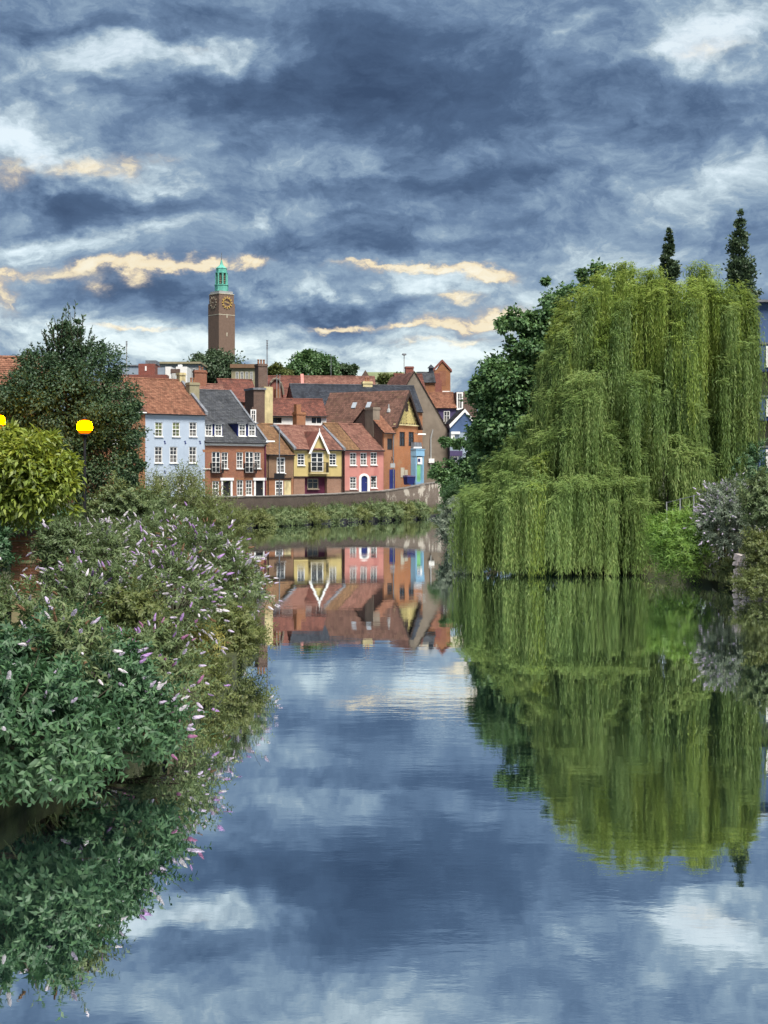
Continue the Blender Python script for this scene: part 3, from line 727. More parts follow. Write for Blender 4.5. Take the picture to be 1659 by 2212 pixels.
# 2 pale blue house
h = row('blue_house', 'tall pale blue rendered house with orange pantile roof and three rows of sash windows', 314, 442.5)
ze = h.z(894); vr = h.vfor(262, 0); zr = zat(815, h.Y0 + h.c * vr) - h.zb - .15
wl = []
for (py0, py1, cxs) in ((912, 943, (343, 380.5, 417)), (965, 1000, (342.5, 375, 416.5)), (1028, 1063, (344, 390, 417))):
    wl += [(x, py0, py1, .95) for x in cxs]
ws = win_list(h, wl)
h.walls(M['blue'], 10.6, 0, ze, holes(ws), (vr, zr))
for k, (u, a, b, w) in enumerate(ws): h.window(u, a, b, w, gmat='glassgreen' if k in (0, 1) else 'glass')
h.roof('pantile', 0, vr, 10.6, ze, zr)
h.gutter(-.3, ze - .12)
for py in (955.5, 1019.5):
    for px in (356, 400, 432):
        u = h.u(px); z = h.z(py, u); mb = MB(); mb.box(u - .06, u + .06, -.04, .0, z - .17, z + .17); mb.box(u - .14, u - .06, -.03, .0, z + .09, z + .15); mb.box(u + .06, u + .14, -.03, 0, z - .15, z - .09)
        h.part('wall_tie', mb, M['navy'])
mb = MB(); k = (zr - ze) / vr
mb.hexa([(h.W - .05, -.2, ze - .05), (h.W + .3, -.2, ze - .05), (h.W + .3, vr, zr), (h.W - .05, vr, zr)], [(h.W - .05, -.2, ze + .35), (h.W + .3, -.2, ze + .35), (h.W + .3, vr, zr + .32), (h.W - .05, vr, zr + .32)])
h.part('verge_parapet', mb, M['lead'])
uu = h.W - .25
h.chimney(h.u(391, vr), vr, zr - 1.5, zat(805, h.Y0 + h.c * vr + h.s * uu) - h.zb, .75, .8, 'cream', 0)
h.chimney(h.u(416, 3.6), 3.6, zr - 2.8, zat(826, h.Y0 + h.c * 3.6 + h.s * uu) - h.zb, 1.25, .9, 'olive', 2)

# 3 red brick terrace with dormers
h = row('brick_terrace', 'red brick terrace with grey slate roof, white dormers and iron balconies', 443, 574)
ze = h.z(955); vr = 8.2; zr = zat(846, h.Y0 + h.s * h.W * .8 + h.c * vr) - h.zb
wl = [(447, 977, 1012, .85), (485.5, 977, 1012, .85), (518, 977, 1012, .85), (556, 977, 1012, .85), (446, 1040, 1072, .85), (466, 1039, 1071, .85), (518.5, 1037, 1071, .85), (538, 1037, 1070, .85)]
ws = win_list(h, wl)
fr = win_list(h, [(467, 976, 1021, 1.1), (539, 976, 1021, 1.1)])
drs = win_list(h, [(489.5, 1036, 1076, 1.05), (560, 1036, 1076, 1.05)])
h.walls(M['brick'], 14, 0, ze, holes(ws + fr + drs), (vr, zr))
for u, a, b, w in ws: h.window(u, a, b, w)
for u, a, b, w in fr:
    h.window(u, a, b, w, 'french', sill=False, name='balcony_door', gmat='glassdark')
    mb = MB(); z1 = a + 1.0; x0, x1 = u - .75, u + .75
    for q in range(11):
        x = x0 + (x1 - x0) * q / 10; mb.box(x - .018, x + .018, -.36, -.32, a, z1)
    mb.box(x0, x1, -.37, -.31, z1, z1 + .05); mb.box(x0, x1, -.37, -.02, a - .08, a)
    for x in (x0, x1):
        mb.box(x - .02, x + .02, -.36, 0, z1, z1 + .05)
        for q in range(3): mb.box(x - .02, x + .02, -.1 - q * .09, -.07 - q * .09, a, z1)
    h.part('balcony', mb, M['black'])
for u, a, b, w in drs:
    mb = MB(); mb.box(u - .72, u - .5, -.08, .05, a, b - .1); mb.box(u + .5, u + .72, -.08, .05, a, b - .1); mb.box(u - .85, u + .85, -.16, .05, b - .1, b + .2)
    f = h.part('door_surround', mb, M['white'])
    mb = MB(); mb.box(u - .5, u + .5, .06, .11, a, b - .1); d = h.part('door', mb, M['black'])
    mb = MB(); mb.lathe([(.03, 0), (.04, .03), (.03, .06)], 6); h.part('handle', mb, M['gold'], d, (u + .38, .03, a + 1.05))
for u, a, b, w in ws + fr:                       # flat brick arches over the openings
    mb = MB(); mb.prism([(u - w / 2 - .05, -.012, b), (u + w / 2 + .05, -.012, b), (u + w / 2 + .17, -.012, b + .3), (u - w / 2 - .17, -.012, b + .3)], (0, .03, 0)); h.part('brick_arch', mb, M['brickorange'])
k = (zr - ze) / vr
r = h.roof('slate', 0, vr, 14, ze, zr, verge=.1)
h.gutter(-.3, ze - .12)
mb = MB(); mb.box(0, h.W, -.06, 0, ze - .42, ze - .14); h.part('eaves_board', mb, M['white'])
mb = MB(); mb.hexa([(h.W - .02, -.25, ze - .05), (h.W + .25, -.25, ze - .05), (h.W + .25, vr, zr), (h.W - .02, vr, zr)], [(h.W - .02, -.25, ze + .2), (h.W + .25, -.25, ze + .2), (h.W + .25, vr, zr + .28), (h.W - .02, vr, zr + .28)])
h.part('verge_parapet', mb, M['lead'])
for px in (450, 471, 522.5, 543.5):               # dormers: cheeks, flat lead roof, white sash
    v0 = .75; u = h.u(px, v0); zb_, zt = h.z(942, u, v0), h.z(916, u, v0); w = .95
    mb = MB(); v1 = min(vr, (zt + .1 - ze) / k)
    mb.hexa([(u - w / 2 - .12, v0, zb_ - .2), (u + w / 2 + .12, v0, zb_ - .2), (u + w / 2 + .12, v1, zt), (u - w / 2 - .12, v1, zt)],
            [(u - w / 2 - .12, v0, zt), (u + w / 2 + .12, v0, zt), (u + w / 2 + .12, v1, zt + .02), (u - w / 2 - .12, v1, zt + .02)])
    dm = h.part('dormer', mb, M['navy'])
    mb = MB(); mb.box(u - w / 2 - .28, u + w / 2 + .28, v0 - .25, v1, zt + .025, zt + .16); h.part('dormer_roof', mb, M['lead'], dm)
    a, p, sl = window_meshes(w, zt - zb_, 'sash', .12, 'white', 'glass')
    f = put('dormer_window', a, dm, (u, v0 - .075, (zt + zb_) / 2)); 
    put('dormer_pane', p, dm, (u, v0 - .075, (zt + zb_) / 2)); put('dormer_sill', sl, dm, (u, v0 - .075, (zt + zb_) / 2))
h.pipe(h.W - .12, 0, ze - .3, mat='maroon', r=.09)

# 4 brown cottage
h = row('brown_cottage', 'narrow brown brick cottage with mossy tiled roof between the brick terrace and the yellow house', 575.5, 634)
ze = h.z(981); vr = 4.6; zr = zat(918, h.Y0 + h.s * h.W / 2 + h.c * vr) - h.zb
zm = h.z(1033)
ws = win_list(h, [(607, 988, 1022, 1.15), (603.5, 1038, 1072, 1.1)]); dr = win_list(h, [(622, 1037, 1073, .95)])
h.walls(M['brickbrown'], 9, zm, ze, holes(ws[:1]), (vr, zr), name='upper_wall')
h.walls(M['brickorange'], 8.9, 0, zm, holes(ws[1:] + dr), v0=.03, name='lower_wall')
h.window(*ws[0], frame=.13); h.window(*ws[1], frame=.13)
mb = MB(); u, a, b, w = dr[0]; mb.box(u - w / 2, u + w / 2, .08, .13, a, b); d = h.part('door', mb, M['cream'])
for s_ in (-1, 1):
    mb = MB(); mb.box(u + s_ * .22 - .14, u + s_ * .22 + .14, .065, .08, a + .9, b - .2); h.part('door_panel', mb, M['cream'], d)
mb = MB(); mb.box(0, h.W - .3, -.1, .04, zm - .06, zm + .06); h.part('fascia_beam', mb, M['dkbrown'])
h.roof('mosstile', 0, vr, 9, ze, zr); h.gutter(-.3, ze - .12); h.pipe(.2, 0, ze - .2, mat='dkbrown', r=.06)

# 5 yellow house
h = row('yellow_house', 'yellow rendered house with a pointed gable, juliet balcony and maroon carport below', 635, 740)
ze = h.z(970.5); vr = h.vfor(593, 0) ; zr = zat(919, h.Y0 + h.c * vr) - h.zb - .1
zm = h.z(1029)
ws = win_list(h, [(650.5, 980, 1005, 1.0), (719, 980, 1005, 1.0)]); fr = win_list(h, [(685.5, 977, 1019, 1.75)])
gw0, gw1, apex = h.u(668), h.u(705.5), h.z(934)
h.walls(M['yellow'], 8.4, zm, ze, holes(ws + fr), (vr, zr), name='upper_wall')
for w_ in ws: h.window(*w_, gmat='glassdark')
h.window(*fr[0], 'french', sill=False, name='balcony_door', gmat='glassdark', frame=.12)
u, a, b, w = fr[0]; mb = MB(); x0, x1 = u - 1.25, u + 1.25; z1 = a + 1.05
for q in range(15):
    x = x0 + (x1 - x0) * q / 14; mb.box(x - .015, x + .015, -.52, -.48, a - .1, z1)
mb.box(x0, x1, -.53, -.47, z1, z1 + .05)
for x in (x0, x1):
    mb.box(x - .02, x + .02, -.52, 0, z1, z1 + .05)
    for q in range(4): mb.box(x - .02, x + .02, -.1 - q * .1, -.07 - q * .1, a - .1, z1)
h.part('balcony', mb, M['black'])
mb = MB(); mb.box(x0 - .05, x1 + .05, -.55, -.01, a - .25, a - .1); h.part('balcony_slab', mb, M['cream'])
p0, p1 = h.u(659), h.u(707)
h.walls(M['brickpink'], 8.2, 0, zm - .12, (), u0=0, u1=p0, v0=.06, name='brick_pier')
h.walls(M['brickpink'], 8.2, 0, zm - .12, (), u0=p1, u1=h.W, v0=.06, name='brick_pier')
mb = MB(); mb.box(0, h.W, -.05, .2, zm - .12, zm); h.part('lintel_beam', mb, M['dkbrown'])
mb = MB(); mb.box(p0, p1, .55, .7, 0, zm - .12); h.part('carport_wall', mb, M['maroon'])
uw = h.u(675.5, .5); h.window(uw, h.z(1056, uw, .5), h.z(1034, uw, .5), 1.5, 'cross', fmat='greygilt', gmat='glassdark', v=.47, sill=True)
mb = MB(); mb.box(p0, p1, -.15, .54, .2, .58); h.part('threshold', mb, M['concrete'])
r = h.roof('pantile2', 0, vr, 8.4, ze, zr); h.gutter(-.3, ze - .12, 0, gw0 - .15); h.gutter(-.3, ze - .12, gw1 + .15, h.W)
k = (zr - ze) / vr; um = (gw0 + gw1) / 2; va = (apex - ze) / k
mb = MB(); mb.prism([(gw0, -.03, ze - .3), (gw1, -.03, ze - .3), (gw1, -.03, ze), (um, -.03, apex), (gw0, -.03, ze)], (0, .4, 0)); gb = h.part('gable', mb, M['yellow'])
mb = MB()
for (e, s_) in ((gw0, -1), (gw1, 1)):
    mb.hexa([(e + s_ * .25, -.3, ze - .35), (um, -.3, apex), (um, va, apex), (e + s_ * .25, .25, ze - .35)], [(e + s_ * .25, -.3, ze - .2), (um, -.3, apex + .15), (um, va, apex + .15), (e + s_ * .25, .25, ze - .2)])
gr = h.part('gable_roof', mb, M['darktile'])
for (e, s_) in ((gw0, -1), (gw1, 1)):
    mb = MB(); mb.prism([(e + s_ * .3, -.36, ze - .55), (um, -.36, apex + .18), (um, -.36, apex - .28), (e - s_ * .02, -.36, ze - .55)], (0, .06, 0)); h.part('bargeboard', mb, M['white'])
mb = MB(); mb.tube([(um, -.33, apex - .1), (um, -.33, apex + .45)], .06, 6); h.part('finial', mb, M['white'])
for (uu, dv) in ((-.13, .3), (h.W, .32)):
    mb = MB(); mb.hexa([(uu - .1, -.3, ze - .12), (uu + .28, -.3, ze - .12), (uu + .28, vr, zr), (uu - .1, vr, zr)], [(uu - .1, -.3, ze + .16), (uu + .28, -.3, ze + .16), (uu + .28, vr, zr + .26), (uu - .1, vr, zr + .26)]); h.part('verge_flashing', mb, M['lead'])
h.chimney(h.u(646, 5.2), 5.2, ze, h.z(890, 3, 5.2), 1.25, .9, 'brickorange', 0)
uc = h.u(646, 5.2); mb = MB(); mb.box(uc - .55, uc + .1, 4.9, 5.5, h.z(890, 3, 5.2), h.z(873, 3, 5.2)); h.part('chimney_shaft', mb, M['brickorange'])
h.pipe(h.W - .1, 0, ze - .2, mat='dkbrown', r=.06)

# 6 pink house
h = row('pink_house', 'pink rendered cottage with white sash windows and arched white door', 743, 828.5)
ze = h.z(971.5); vr = 4.5; zr = zat(916, h.Y0 + h.s * h.W / 2 + h.c * vr) - h.zb - .1
ws = win_list(h, [(763, 978, 1005, .95), (785.5, 978, 1005, .95), (807.5, 977, 1004, .95), (763, 1030, 1056, .95), (807.5, 1028, 1054, .95)]); dr = win_list(h, [(786.5, 1026, 1062, 1.0)])
h.walls(M['pink'], 9, 0, ze, holes(ws + dr), (vr, zr))
for w_ in ws: h.window(*w_)
u, a, b, w = dr[0]
mb = MB(); pts = [(u - .78, -.08, a)] + [(u - .78 * math.cos(t), -.08, b - .45 + .62 * math.sin(t)) for t in np.linspace(0, math.pi, 9)] + [(u + .78, -.08, a)] + [(u + .46, -.08, a)] + [(u + .46 * math.cos(t), -.08, b - .45 + .36 * math.sin(t)) for t in np.linspace(0, math.pi, 9)] + [(u - .46, -.08, a)]
mb.prism(pts, (0, .1, 0)); h.part('door_surround', mb, M['white'])
mb = MB(); mb.box(u - .5, u + .5, .06, .11, a, b); d = h.part('door', mb, M['navy']); mb = MB(); mb.lathe([(.03, 0), (.04, .03), (.03, .06)], 6); h.part('handle', mb, M['gold'], d, (u + .3, .03, a + 1.05))
mb = MB(); mb.box(.02, u - .8, -.04, 0, 0, .95); mb.box(u + .8, h.W, -.04, 0, 0, .95); h.part('plinth', mb, M['brickdark'])
mb = MB(); mb.box(u + 1.2, u + 1.4, -.25, -.02, b - .6, b - .2); h.part('door_lantern', mb, M['black'])
mb = MB(); mb.box(u - .5, u + .5, -.5, 0, .3, .75); h.part('door_step', mb, M['concrete'])
h.roof('mosstile', 0, vr, 9, ze, zr, 0, h.W * .38, verge=.0); h.roof('pantile2', 0, vr, 9, ze + .005, zr + .005, h.W * .38 + .02, h.W, verge=.0)
h.gutter(-.3, ze - .12); h.pipe(-.02, 0, ze - .2, mat='dkbrown', r=.07)

# 7 narrow orange brick house with dark brick side gable
h = row('orange_cottage', 'narrow orange brick house squeezed between the pink cottage and the chevron gable', 828.8, 851)
ze = h.z(934); vr = h.vfor(787, 0); zr = zat(885, h.Y0 + h.c * vr) - h.zb
ws = win_list(h, [(842, 947, 972, .75)]); dr = win_list(h, [(847, 1014, 1052, .8)])
h.walls(M['brickorange'], vr * 2, 0, ze, holes(ws), (vr, zr), name='front_wall')
mb = MB(); mb.prism([(-.03, .25, 0), (-.03, vr * 2, 0), (-.03, vr * 2, ze), (-.03, vr, zr), (-.03, .25, ze + .1)], (.025, 0, 0)); h.part('side_gable', mb, M['brickdark'])
h.window(*ws[0], 'cross', fmat='dkbrown', gmat='glassdark', sill=False)
u, a, b, w = dr[0]; mb = MB(); mb.box(u - .4, u + .4, -.04, .0, .3, b); h.part('door', mb, M['navy'])
h.roof('pantile', 0, vr, vr * 2, ze, zr, verge=.15); h.gutter(-.3, ze - .12)
h.chimney(.35, vr - 1.2, ze - .5, h.z(880, .35, vr - 1.2), 1.0, 1.7, 'greyrender', 0)
h.pipe(h.W - .15, 0, ze - .2, mat='lead', r=.06)
hx = h
# 8 tall gabled house with chevron boards
A2 = math.radians(60)
h = House('gabled_brick_house', 'tall orange brick house with yellow and black chevron tiles in its steep gable', 851.5, 187, A2, px1=903, zb=2.6)
ze = zat(919, h.Y0 + 3) - h.zb; zr = zat(845, h.Y0 + h.s * h.W / 2) - h.zb; L = 11.0; zel = zat(915, h.Y0) - h.zb
ws = win_list(h, [(869, 933, 964, 1.35), (888.5, 933, 964, 1.35)])
h.walls(M['brickwarm'], L, 0, ze, holes(ws), gfront=zr)
for w_ in ws: h.window(*w_, 'cross', fmat='dkbrown', gmat='glassdark', sill=False)
h.roof_gf('browntile', 0, h.W, 0, L, ze, zr, oh=.35, verge=.5)
mb = MB(); mb.poly([(.1, -.05, ze + .1), (h.W - .1, -.05, ze + .1), (h.W / 2, -.05, zr - .3)]); gp = h.part('gable_board', mb, M['dkbrown'])
mb = MB(); um = h.W / 2; slope_ = (zr - .3 - ze - .1) / (um - .1)
for i in range(-16, 18):                             # chevrons: pale tiles in falling rows either side of the middle
    for s_ in (-1, 1):
        for j in range(22):
            x = .13 + j * .2; zb0 = ze + .2 + i * .36 + x * 1.25
            if x > um - .1 or zb0 < ze + .14 or zb0 + .3 > zr - .3 - slope_ * x: continue
            if zb0 > ze + 1.6 and x < .5 and zb0 < zr - 1.5: continue
            xx = um + s_ * x
            mb.hexa([(xx - .1, -.085, zb0 - s_ * .12), (xx + .1, -.085, zb0 + s_ * .12), (xx + .1, -.05, zb0 + s_ * .12), (xx - .1, -.05, zb0 - s_ * .12)], [(xx - .1, -.085, zb0 + .2 - s_ * .12), (xx + .1, -.085, zb0 + .2 + s_ * .12), (xx + .1, -.05, zb0 + .2 + s_ * .12), (xx - .1, -.05, zb0 + .2 - s_ * .12)])
mb.box(um - .25, um + .25, -.09, -.05, zr - 1.25, zr - .7)
ch = h.part('chevron_tiles', mb, M['yellowtile'], gp); ch['kind'] = 'stuff'
mb = MB(); mb.box(-.2, h.W + .2, -.2, -.01, ze - .05, ze + .12); h.part('string_course', mb, M['cream'])
for s_, e in ((-1, 0), (1, h.W)):
    mb = MB(); mb.prism([(e + s_ * .4, -.52, ze - .45), (um, -.52, zr + .05), (um, -.52, zr - .5), (e - s_ * .0, -.52, ze - .45)], (0, .06, 0)); h.part('bargeboard', mb, M['dkbrown'])
k = (zr - ze) / um                                    # skylights and vent on the left roof slope
for vv in (4.6, 6.7):
    mb = MB(); a = um - 1.6; b = um - 1.1; za, zb_ = zr - k * 1.6 + .2, zr - k * 1.1 + .2
    mb.hexa([(a, vv + .3, za), (b, vv + .3, zb_), (b, vv - .3, zb_), (a, vv - .3, za)], [(a - .05, vv + .3, za + .08), (b - .05, vv + .3, zb_ + .08), (b - .05, vv - .3, zb_ + .08), (a - .05, vv - .3, za + .08)])
    h.part('skylight', mb, M['skylight'])
mb = MB(); mb.lathe([(.28, 0), (.2, .35), (.08, .5), (.08, 1.0)], 8, (um - 1.9, 1.4, zr - k * 1.9)); h.part('roof_vent', mb, M['concrete'])
hg = h

# blue shop entrance attached to the right end of the gabled front
u0, u1 = h.u(887), h.u(905); za, zb_ = h.z(1046, u0), h.z(971, u0)
sh = empty('shop_entrance', (h.X0 + h.c * u0, h.Y0 + h.s * u0, h.zb), A2, 'pale blue shop entrance with a green poster at the corner of the chevron gabled house', 'shop front')
w = u1 - u0
mb = MB(); mb.box(0, .35, -.7, -.02, 0, zb_ - .8); mb.box(w - .35, w, -.7, -.02, 0, zb_ - .8); mb.box(.35, w - .35, -.7, -.02, 0, 1.6); mb.build('frame', M['cyan'], sh)
mb = MB(); mb.box(-.03, w + .03, -.78, -.02, zb_ - .8, zb_); mb.box(-.1, w + .1, -.85, -.02, zb_, zb_ + .1); mb.build('fascia', M['cyan'], sh)
mb = MB(); mb.box(.35, w - .35, -.4, -.3, 1.6, zb_ - 1.9); mb.build('poster', M['green'], sh)
mb = MB(); mb.box(.35, w - .35, -.42, -.3, zb_ - 1.9, zb_ - .8); mb.build('fanlight', M['glassdark'], sh)
mb = MB(); mb.prism([(.05, -.02, zb_ + .1), (w - .05, -.02, zb_ + .1), (w - .3, -.02, zb_ + .9), (.1, -.02, zb_ + .9)], (0, -.5, 0)); mb.build('hood', M['lead'], sh)
def small(name, label, cat, px0, px1, py0, py1, Y, rz, dep, mat):
    x0, x1 = xat(px0, Y), xat(px1, Y); o = empty(name, ((x0 + x1) / 2, Y, zat(py1, Y)), rz, label, cat)
    w = (x1 - x0) / max(.4, math.cos(rz)); hh = zat(py0, Y) - zat(py1, Y)
    return o, w, hh
b, w, hh = small('wheelie_bin', 'dark blue lidded bin standing below the pale blue shop entrance', 'bin', 875, 893, 1027, 1047, 184.5, A2 * .5, .7, 'navy')
mb = MB(); mb.hexa([(-w * .42, -.4, 0), (w * .42, -.4, 0), (w * .42, .4, 0), (-w * .42, .4, 0)], [(-w * .5, -.5, hh * .85), (w * .5, -.5, hh * .85), (w * .5, .5, hh * .85), (-w * .5, .5, hh * .85)]); mb.build('body', M['navy'], b)
mb = MB(); mb.hexa([(-w * .54, -.55, hh * .86), (w * .54, -.55, hh * .86), (w * .54, .55, hh * .86), (-w * .54, .55, hh * .86)], [(-w * .5, -.45, hh * .96), (w * .5, -.45, hh * .96), (w * .48, .5, hh), (-w * .48, .5, hh)]); mb.build('lid', M['purple'], b)
for s_ in (-1, 1):
    mb = MB(); mb.tube([(s_ * w * .35 - .05, -.43, .1), (s_ * w * .35 + .05, -.43, .1)], .1, 8); mb.build('wheel', M['black'], b)
# posters on the gabled wall
for (px0, px1, py0, py1, lab) in ((865, 873, 1010, 1031, 'tall pale poster pasted on the orange brick wall beside the blue bin'), (874, 880, 1015, 1026, 'small pale notice on the orange brick wall above the blue bin')):
    u0, u1 = hg.u(px0), hg.u(px1); mb = MB()
    mb.box(0, u1 - u0, -.05, -.015, 0, hg.z(py0, u0) - hg.z(py1, u0))
    o = mb.build('poster', M['stone']); o.location = (hg.X0 + hg.c * u0, hg.Y0 + hg.s * u0, hg.zb + hg.z(py1, u0)); o.rotation_euler = (0, 0, A2); tag(o, lab, 'poster')
# grey hanging sign with lantern on a bracket
Y = 183.0; o = empty('hanging_sign', at(848, 1010, Y), ANG, 'small grey signboard hung on a black bracket by the narrow orange house door', 'sign')
mb = MB(); mb.box(-.34, .34, -.04, .04, 0, .5); mb.build('board', M['concrete'], o)
mb = MB(); mb.tube([(-.3, 0, .5), (-.1, 0, 1.1), (.12, 0, .75), (0, .3, 1.3)], .04, 6); mb.build('bracket', M['black'], o)
# projecting navy sign
Y = 188.0; o = empty('projecting_sign', at(907, 1003, Y), 0, 'navy and white projecting sign right of the pale blue shop entrance', 'sign')
mb = MB(); mb.box(-.3, .3, -.05, .05, 0, .85); mb.build('board', M['white'], o)
mb = MB(); mb.box(-.24, .05, -.07, -.052, .3, .7); mb.build('emblem', M['navy'], o)
mb = MB(); mb.box(-.9, .32, -.03, .03, .86, .92); mb.build('bracket', M['black'], o)

# 9 long dark slate building behind, its red brick right end showing
h = House('slate_hall', 'long dark slate roofed hall ending in a plum red wall by the chevron gable', 640, 199, math.radians(14), px1=912, zb=2.5)
ze = zat(889, h.Y0 + h.s * h.W) - h.zb; vr = 4.5; zr = zat(836, h.Y0 + h.s * h.W + vr) - h.zb
h.walls(M['brickred2'], 9, 0, ze, (), (vr, zr)); h.roof('slatedark', 0, vr, 9, ze, zr, verge=.1)
mb = MB(); mb.box(h.W - 1.2, h.W + .03, -.03, -.005, 0, ze - .2); h.part('corner_strip', mb, M['brickorange'])
h.chimney(h.u(793, vr), vr, zr - .6, h.z(826, h.W, vr), 1.3, .7, 'cream', 2)
# 10 big grey brown gable
h = House('rendered_gable_house', 'big grey brown gable house with a steep tiled verge right of the slate hall', 822, 211, math.radians(14), px1=967, zb=2.5)
ze = zat(928, h.Y0 + 2) - h.zb; zr = zat(803, h.Y0 + 1) - h.zb
h.walls(M['greyrender'], 13, 0, ze, (), gfront=zr)
h.roof_gf('pantile2', 0, h.W, 0, 13, ze, zr, oh=.25, verge=.15)
mb = MB(); u = h.u(930); mb.tube([(u, -.12, 3.5), (u, -.12, ze - 1.2), (u + .3, -.12, ze)], .1, 6); h.part('drainpipe', mb, M['concrete'])
mb = MB(); u = h.u(931); z = h.z(1000, u); mb.box(u - .4, u + .4, -.3, -.01, z, z + .6); h.part('white_box', mb, M['white'])
# chimneys and cupola behind
h = House('chimney_house', 'plain roof behind the grey gable carrying a square plum brick chimney', 860, 232, math.radians(8), px1=920, zb=4)
ze = h.z(850); zr = h.z(806)
h.walls(M['brickred2'], 8, 0, ze, (), (4, zr)); h.roof('darktile', 0, 4, 8, ze, zr)
h.chimney(h.u(884, 4), 4, ze, h.z(792, 3, 4), 1.2, 1.0, 'brickred2', 0)
# Dutch gable in orange brick
h = House('pinnacle_gable_house', 'orange brick house whose narrow pinnacled gable rises above the roofs beside the trees', 938, 258, math.radians(6), px1=973, zb=5)
z0, z1, za = h.z(849), h.z(800), h.z(781); um = h.W / 2
mb = MB(); mb.prism([(0, 0, 0), (h.W, 0, 0), (h.W, 0, z1), (h.W * .8, 0, z1 + .2), (um, 0, za), (h.W * .2, 0, z1 + .2), (0, 0, z1)], (0, 1.4, 0)); h.part('wall', mb, M['brickorange'])
mb = MB(); mb.box(um - .6, um + .6, -.04, -.005, z1 - 2.6, z1 - .1); h.part('recessed_panel', mb, M['brick'])
for s_, e in ((-1, -.25), (1, h.W + .25)):
    mb = MB(); mb.hexa([(e, -.15, z1 - .3), (um, -.15, za - .05), (um, 1.55, za - .05), (e, 1.55, z1 - .3)], [(e, -.15, z1 + .1), (um, -.15, za + .35), (um, 1.55, za + .35), (e, 1.55, z1 + .1)]); h.part('gable_coping', mb, M['brickred2'])
mb = MB(); mb.box(-.2, h.W * .45, -.25, -.02, 0, z0 + 2.2); mb.box(-.1, h.W * .35, -.2, -.02, z0 + 2.2, z1 - .5); h.part('buttress', mb, M['brickred2'])
mb = MB(); mb.box(h.W * .5, h.W * .95, -.12, -.01, z0 - .1, z0 + .35); h.part('white_string', mb, M['white'])
mb = MB(); mb.box(0, h.W, 1.4, 10, 0, z0 + 2); h.part('rear_range', mb, M['brickorange'])
# slate roof with cupola
h = House('cupola_house', 'grey slate roof with a small louvred cupola left of the pinnacled gable', 905, 246, math.radians(4), px1=940, zb=5)
ze = h.z(826); zr = h.z(806, 1, 3)
h.walls(M['brickorange'], 6, 0, ze, (), (3, zr)); h.roof('slate', 0, 3, 6, ze, zr)
u = h.u(931, 3); mb = MB(); mb.box(u - .35, u + .35, 2.65, 3.35, zr - .3, zr + .8); cu = h.part('cupola', mb, M['slatedark'])
mb = MB(); mb.lathe([(.65, 0), (.4, .25), (.05, .6)], 8, (u, 3, zr + .8)); h.part('cupola_roof', mb, M['slatedark'], cu)
# red pantiled house with purple wall and white bay
h = House('purple_house', 'purple walled house under a red pantile roof with a white upper window beside the trees', 929, 226, math.radians(5), px1=985, zb=3.5)
ze = h.z(881); vr = 3.6; zr = h.z(850, h.W / 2, vr)
h.walls(M['purple'], 7.2, 0, ze, (), (vr, zr)); h.roof('pantile', 0, vr, 7.2, ze, zr)
u = h.u(965.0); h.window(u, h.z(915, u), h.z(888, u), .9, 'cross', v=-.08)
u0, u1 = h.u(986), h.u(1002); mb = MB(); mb.box(u0, u1 + 2, .3, 5, 0, h.z(884)); h.part('side_wing', mb, M['brickdark'])
mb = MB(); mb.box(u0 + .02, u1 + 1.9, .35, 5, h.z(884), h.z(846)); h.part('wing_upper', mb, M['brickdark'])
h.window((u0 + u1) / 2 - .02, h.z(884), h.z(847), (u1 - u0) * .86, 'cross', v=.2, frame=.2)
# blue slate lean-to with white bargeboard, shop below
h = House('blue_shop', 'blue slate roofed shop with white bargeboards and purple fascia half hidden by the trees', 972, 212, math.radians(5), px1=1030, zb=3.2)
zl, zr_, ze = h.z(915), h.z(887), h.z(934)
um = h.W * .55
mb = MB(); mb.box(0, h.W, 0, 6, 0, ze); h.part('wall', mb, M['metalclad'])
mb = MB(); mb.prism([(0, -.02, ze), (h.W, -.02, ze), (h.W, -.02, zl), (um, -.02, zr_), (0, -.02, zl)], (0, 6, 0)); h.part('gable', mb, M['bluepanel'])
h.roof_gf('slatedark', 0, h.W, 0, 6, zl, zr_ + .2, oh=.1, verge=.15)
for s_, e in ((-1, 0), (1, h.W)):
    mb = MB(); mb.prism([(e + s_ * .15, -.25, zl - .2), (um, -.25, zr_ + .25), (um, -.25, zr_ - .2), (e, -.25, zl - .6)], (0, .08, 0)); h.part('bargeboard', mb, M['white'])
u0, u1 = h.u(974), h.u(993); mb = MB(); mb.box(u0, u1, -.3, -.01, ze - .25, ze + .1); mb.box(u0, u0 + .5, -.2, -.01, ze - .9, ze - .25); h.part('white_soffit', mb, M['white'])
u0, u1 = h.u(971), h.u(998); mb = MB(); mb.box(u0, u1, -.6, -.01, h.z(985), h.z(974)); h.part('fascia', mb, M['purple'])
u = h.u(983); h.window(u, h.z(998, u), h.z(985.5, u), .95, 'plain', gmat='glassdark', v=-.07, frame=.2)

# ------------- middle row of roofs behind the coloured houses
h = House('white_strip_house', 'low house with a white upper wall and dark tiled roof behind the yellow house', 573, 190, math.radians(12), px1=705, zb=2.6)
ze = h.z(898); vr = 3.2; zr = h.z(864, h.W / 2, vr)
ws = win_list(h, [(594, 902, 914, .55), (603.5, 902, 914, .55), (678, 902, 914, .55), (689, 902, 914, .55)])
h.walls(M['white'], 6.4, 0, ze, holes(ws), (vr, zr))
for w_ in ws: h.window(*w_, 'plain', fmat='black', gmat='glassdark', sill=False)
h.roof('darktile', 0, vr, 6.4, ze, zr, h.u(585), h.W, verge=.1); h.gutter(-.3, ze - .1)
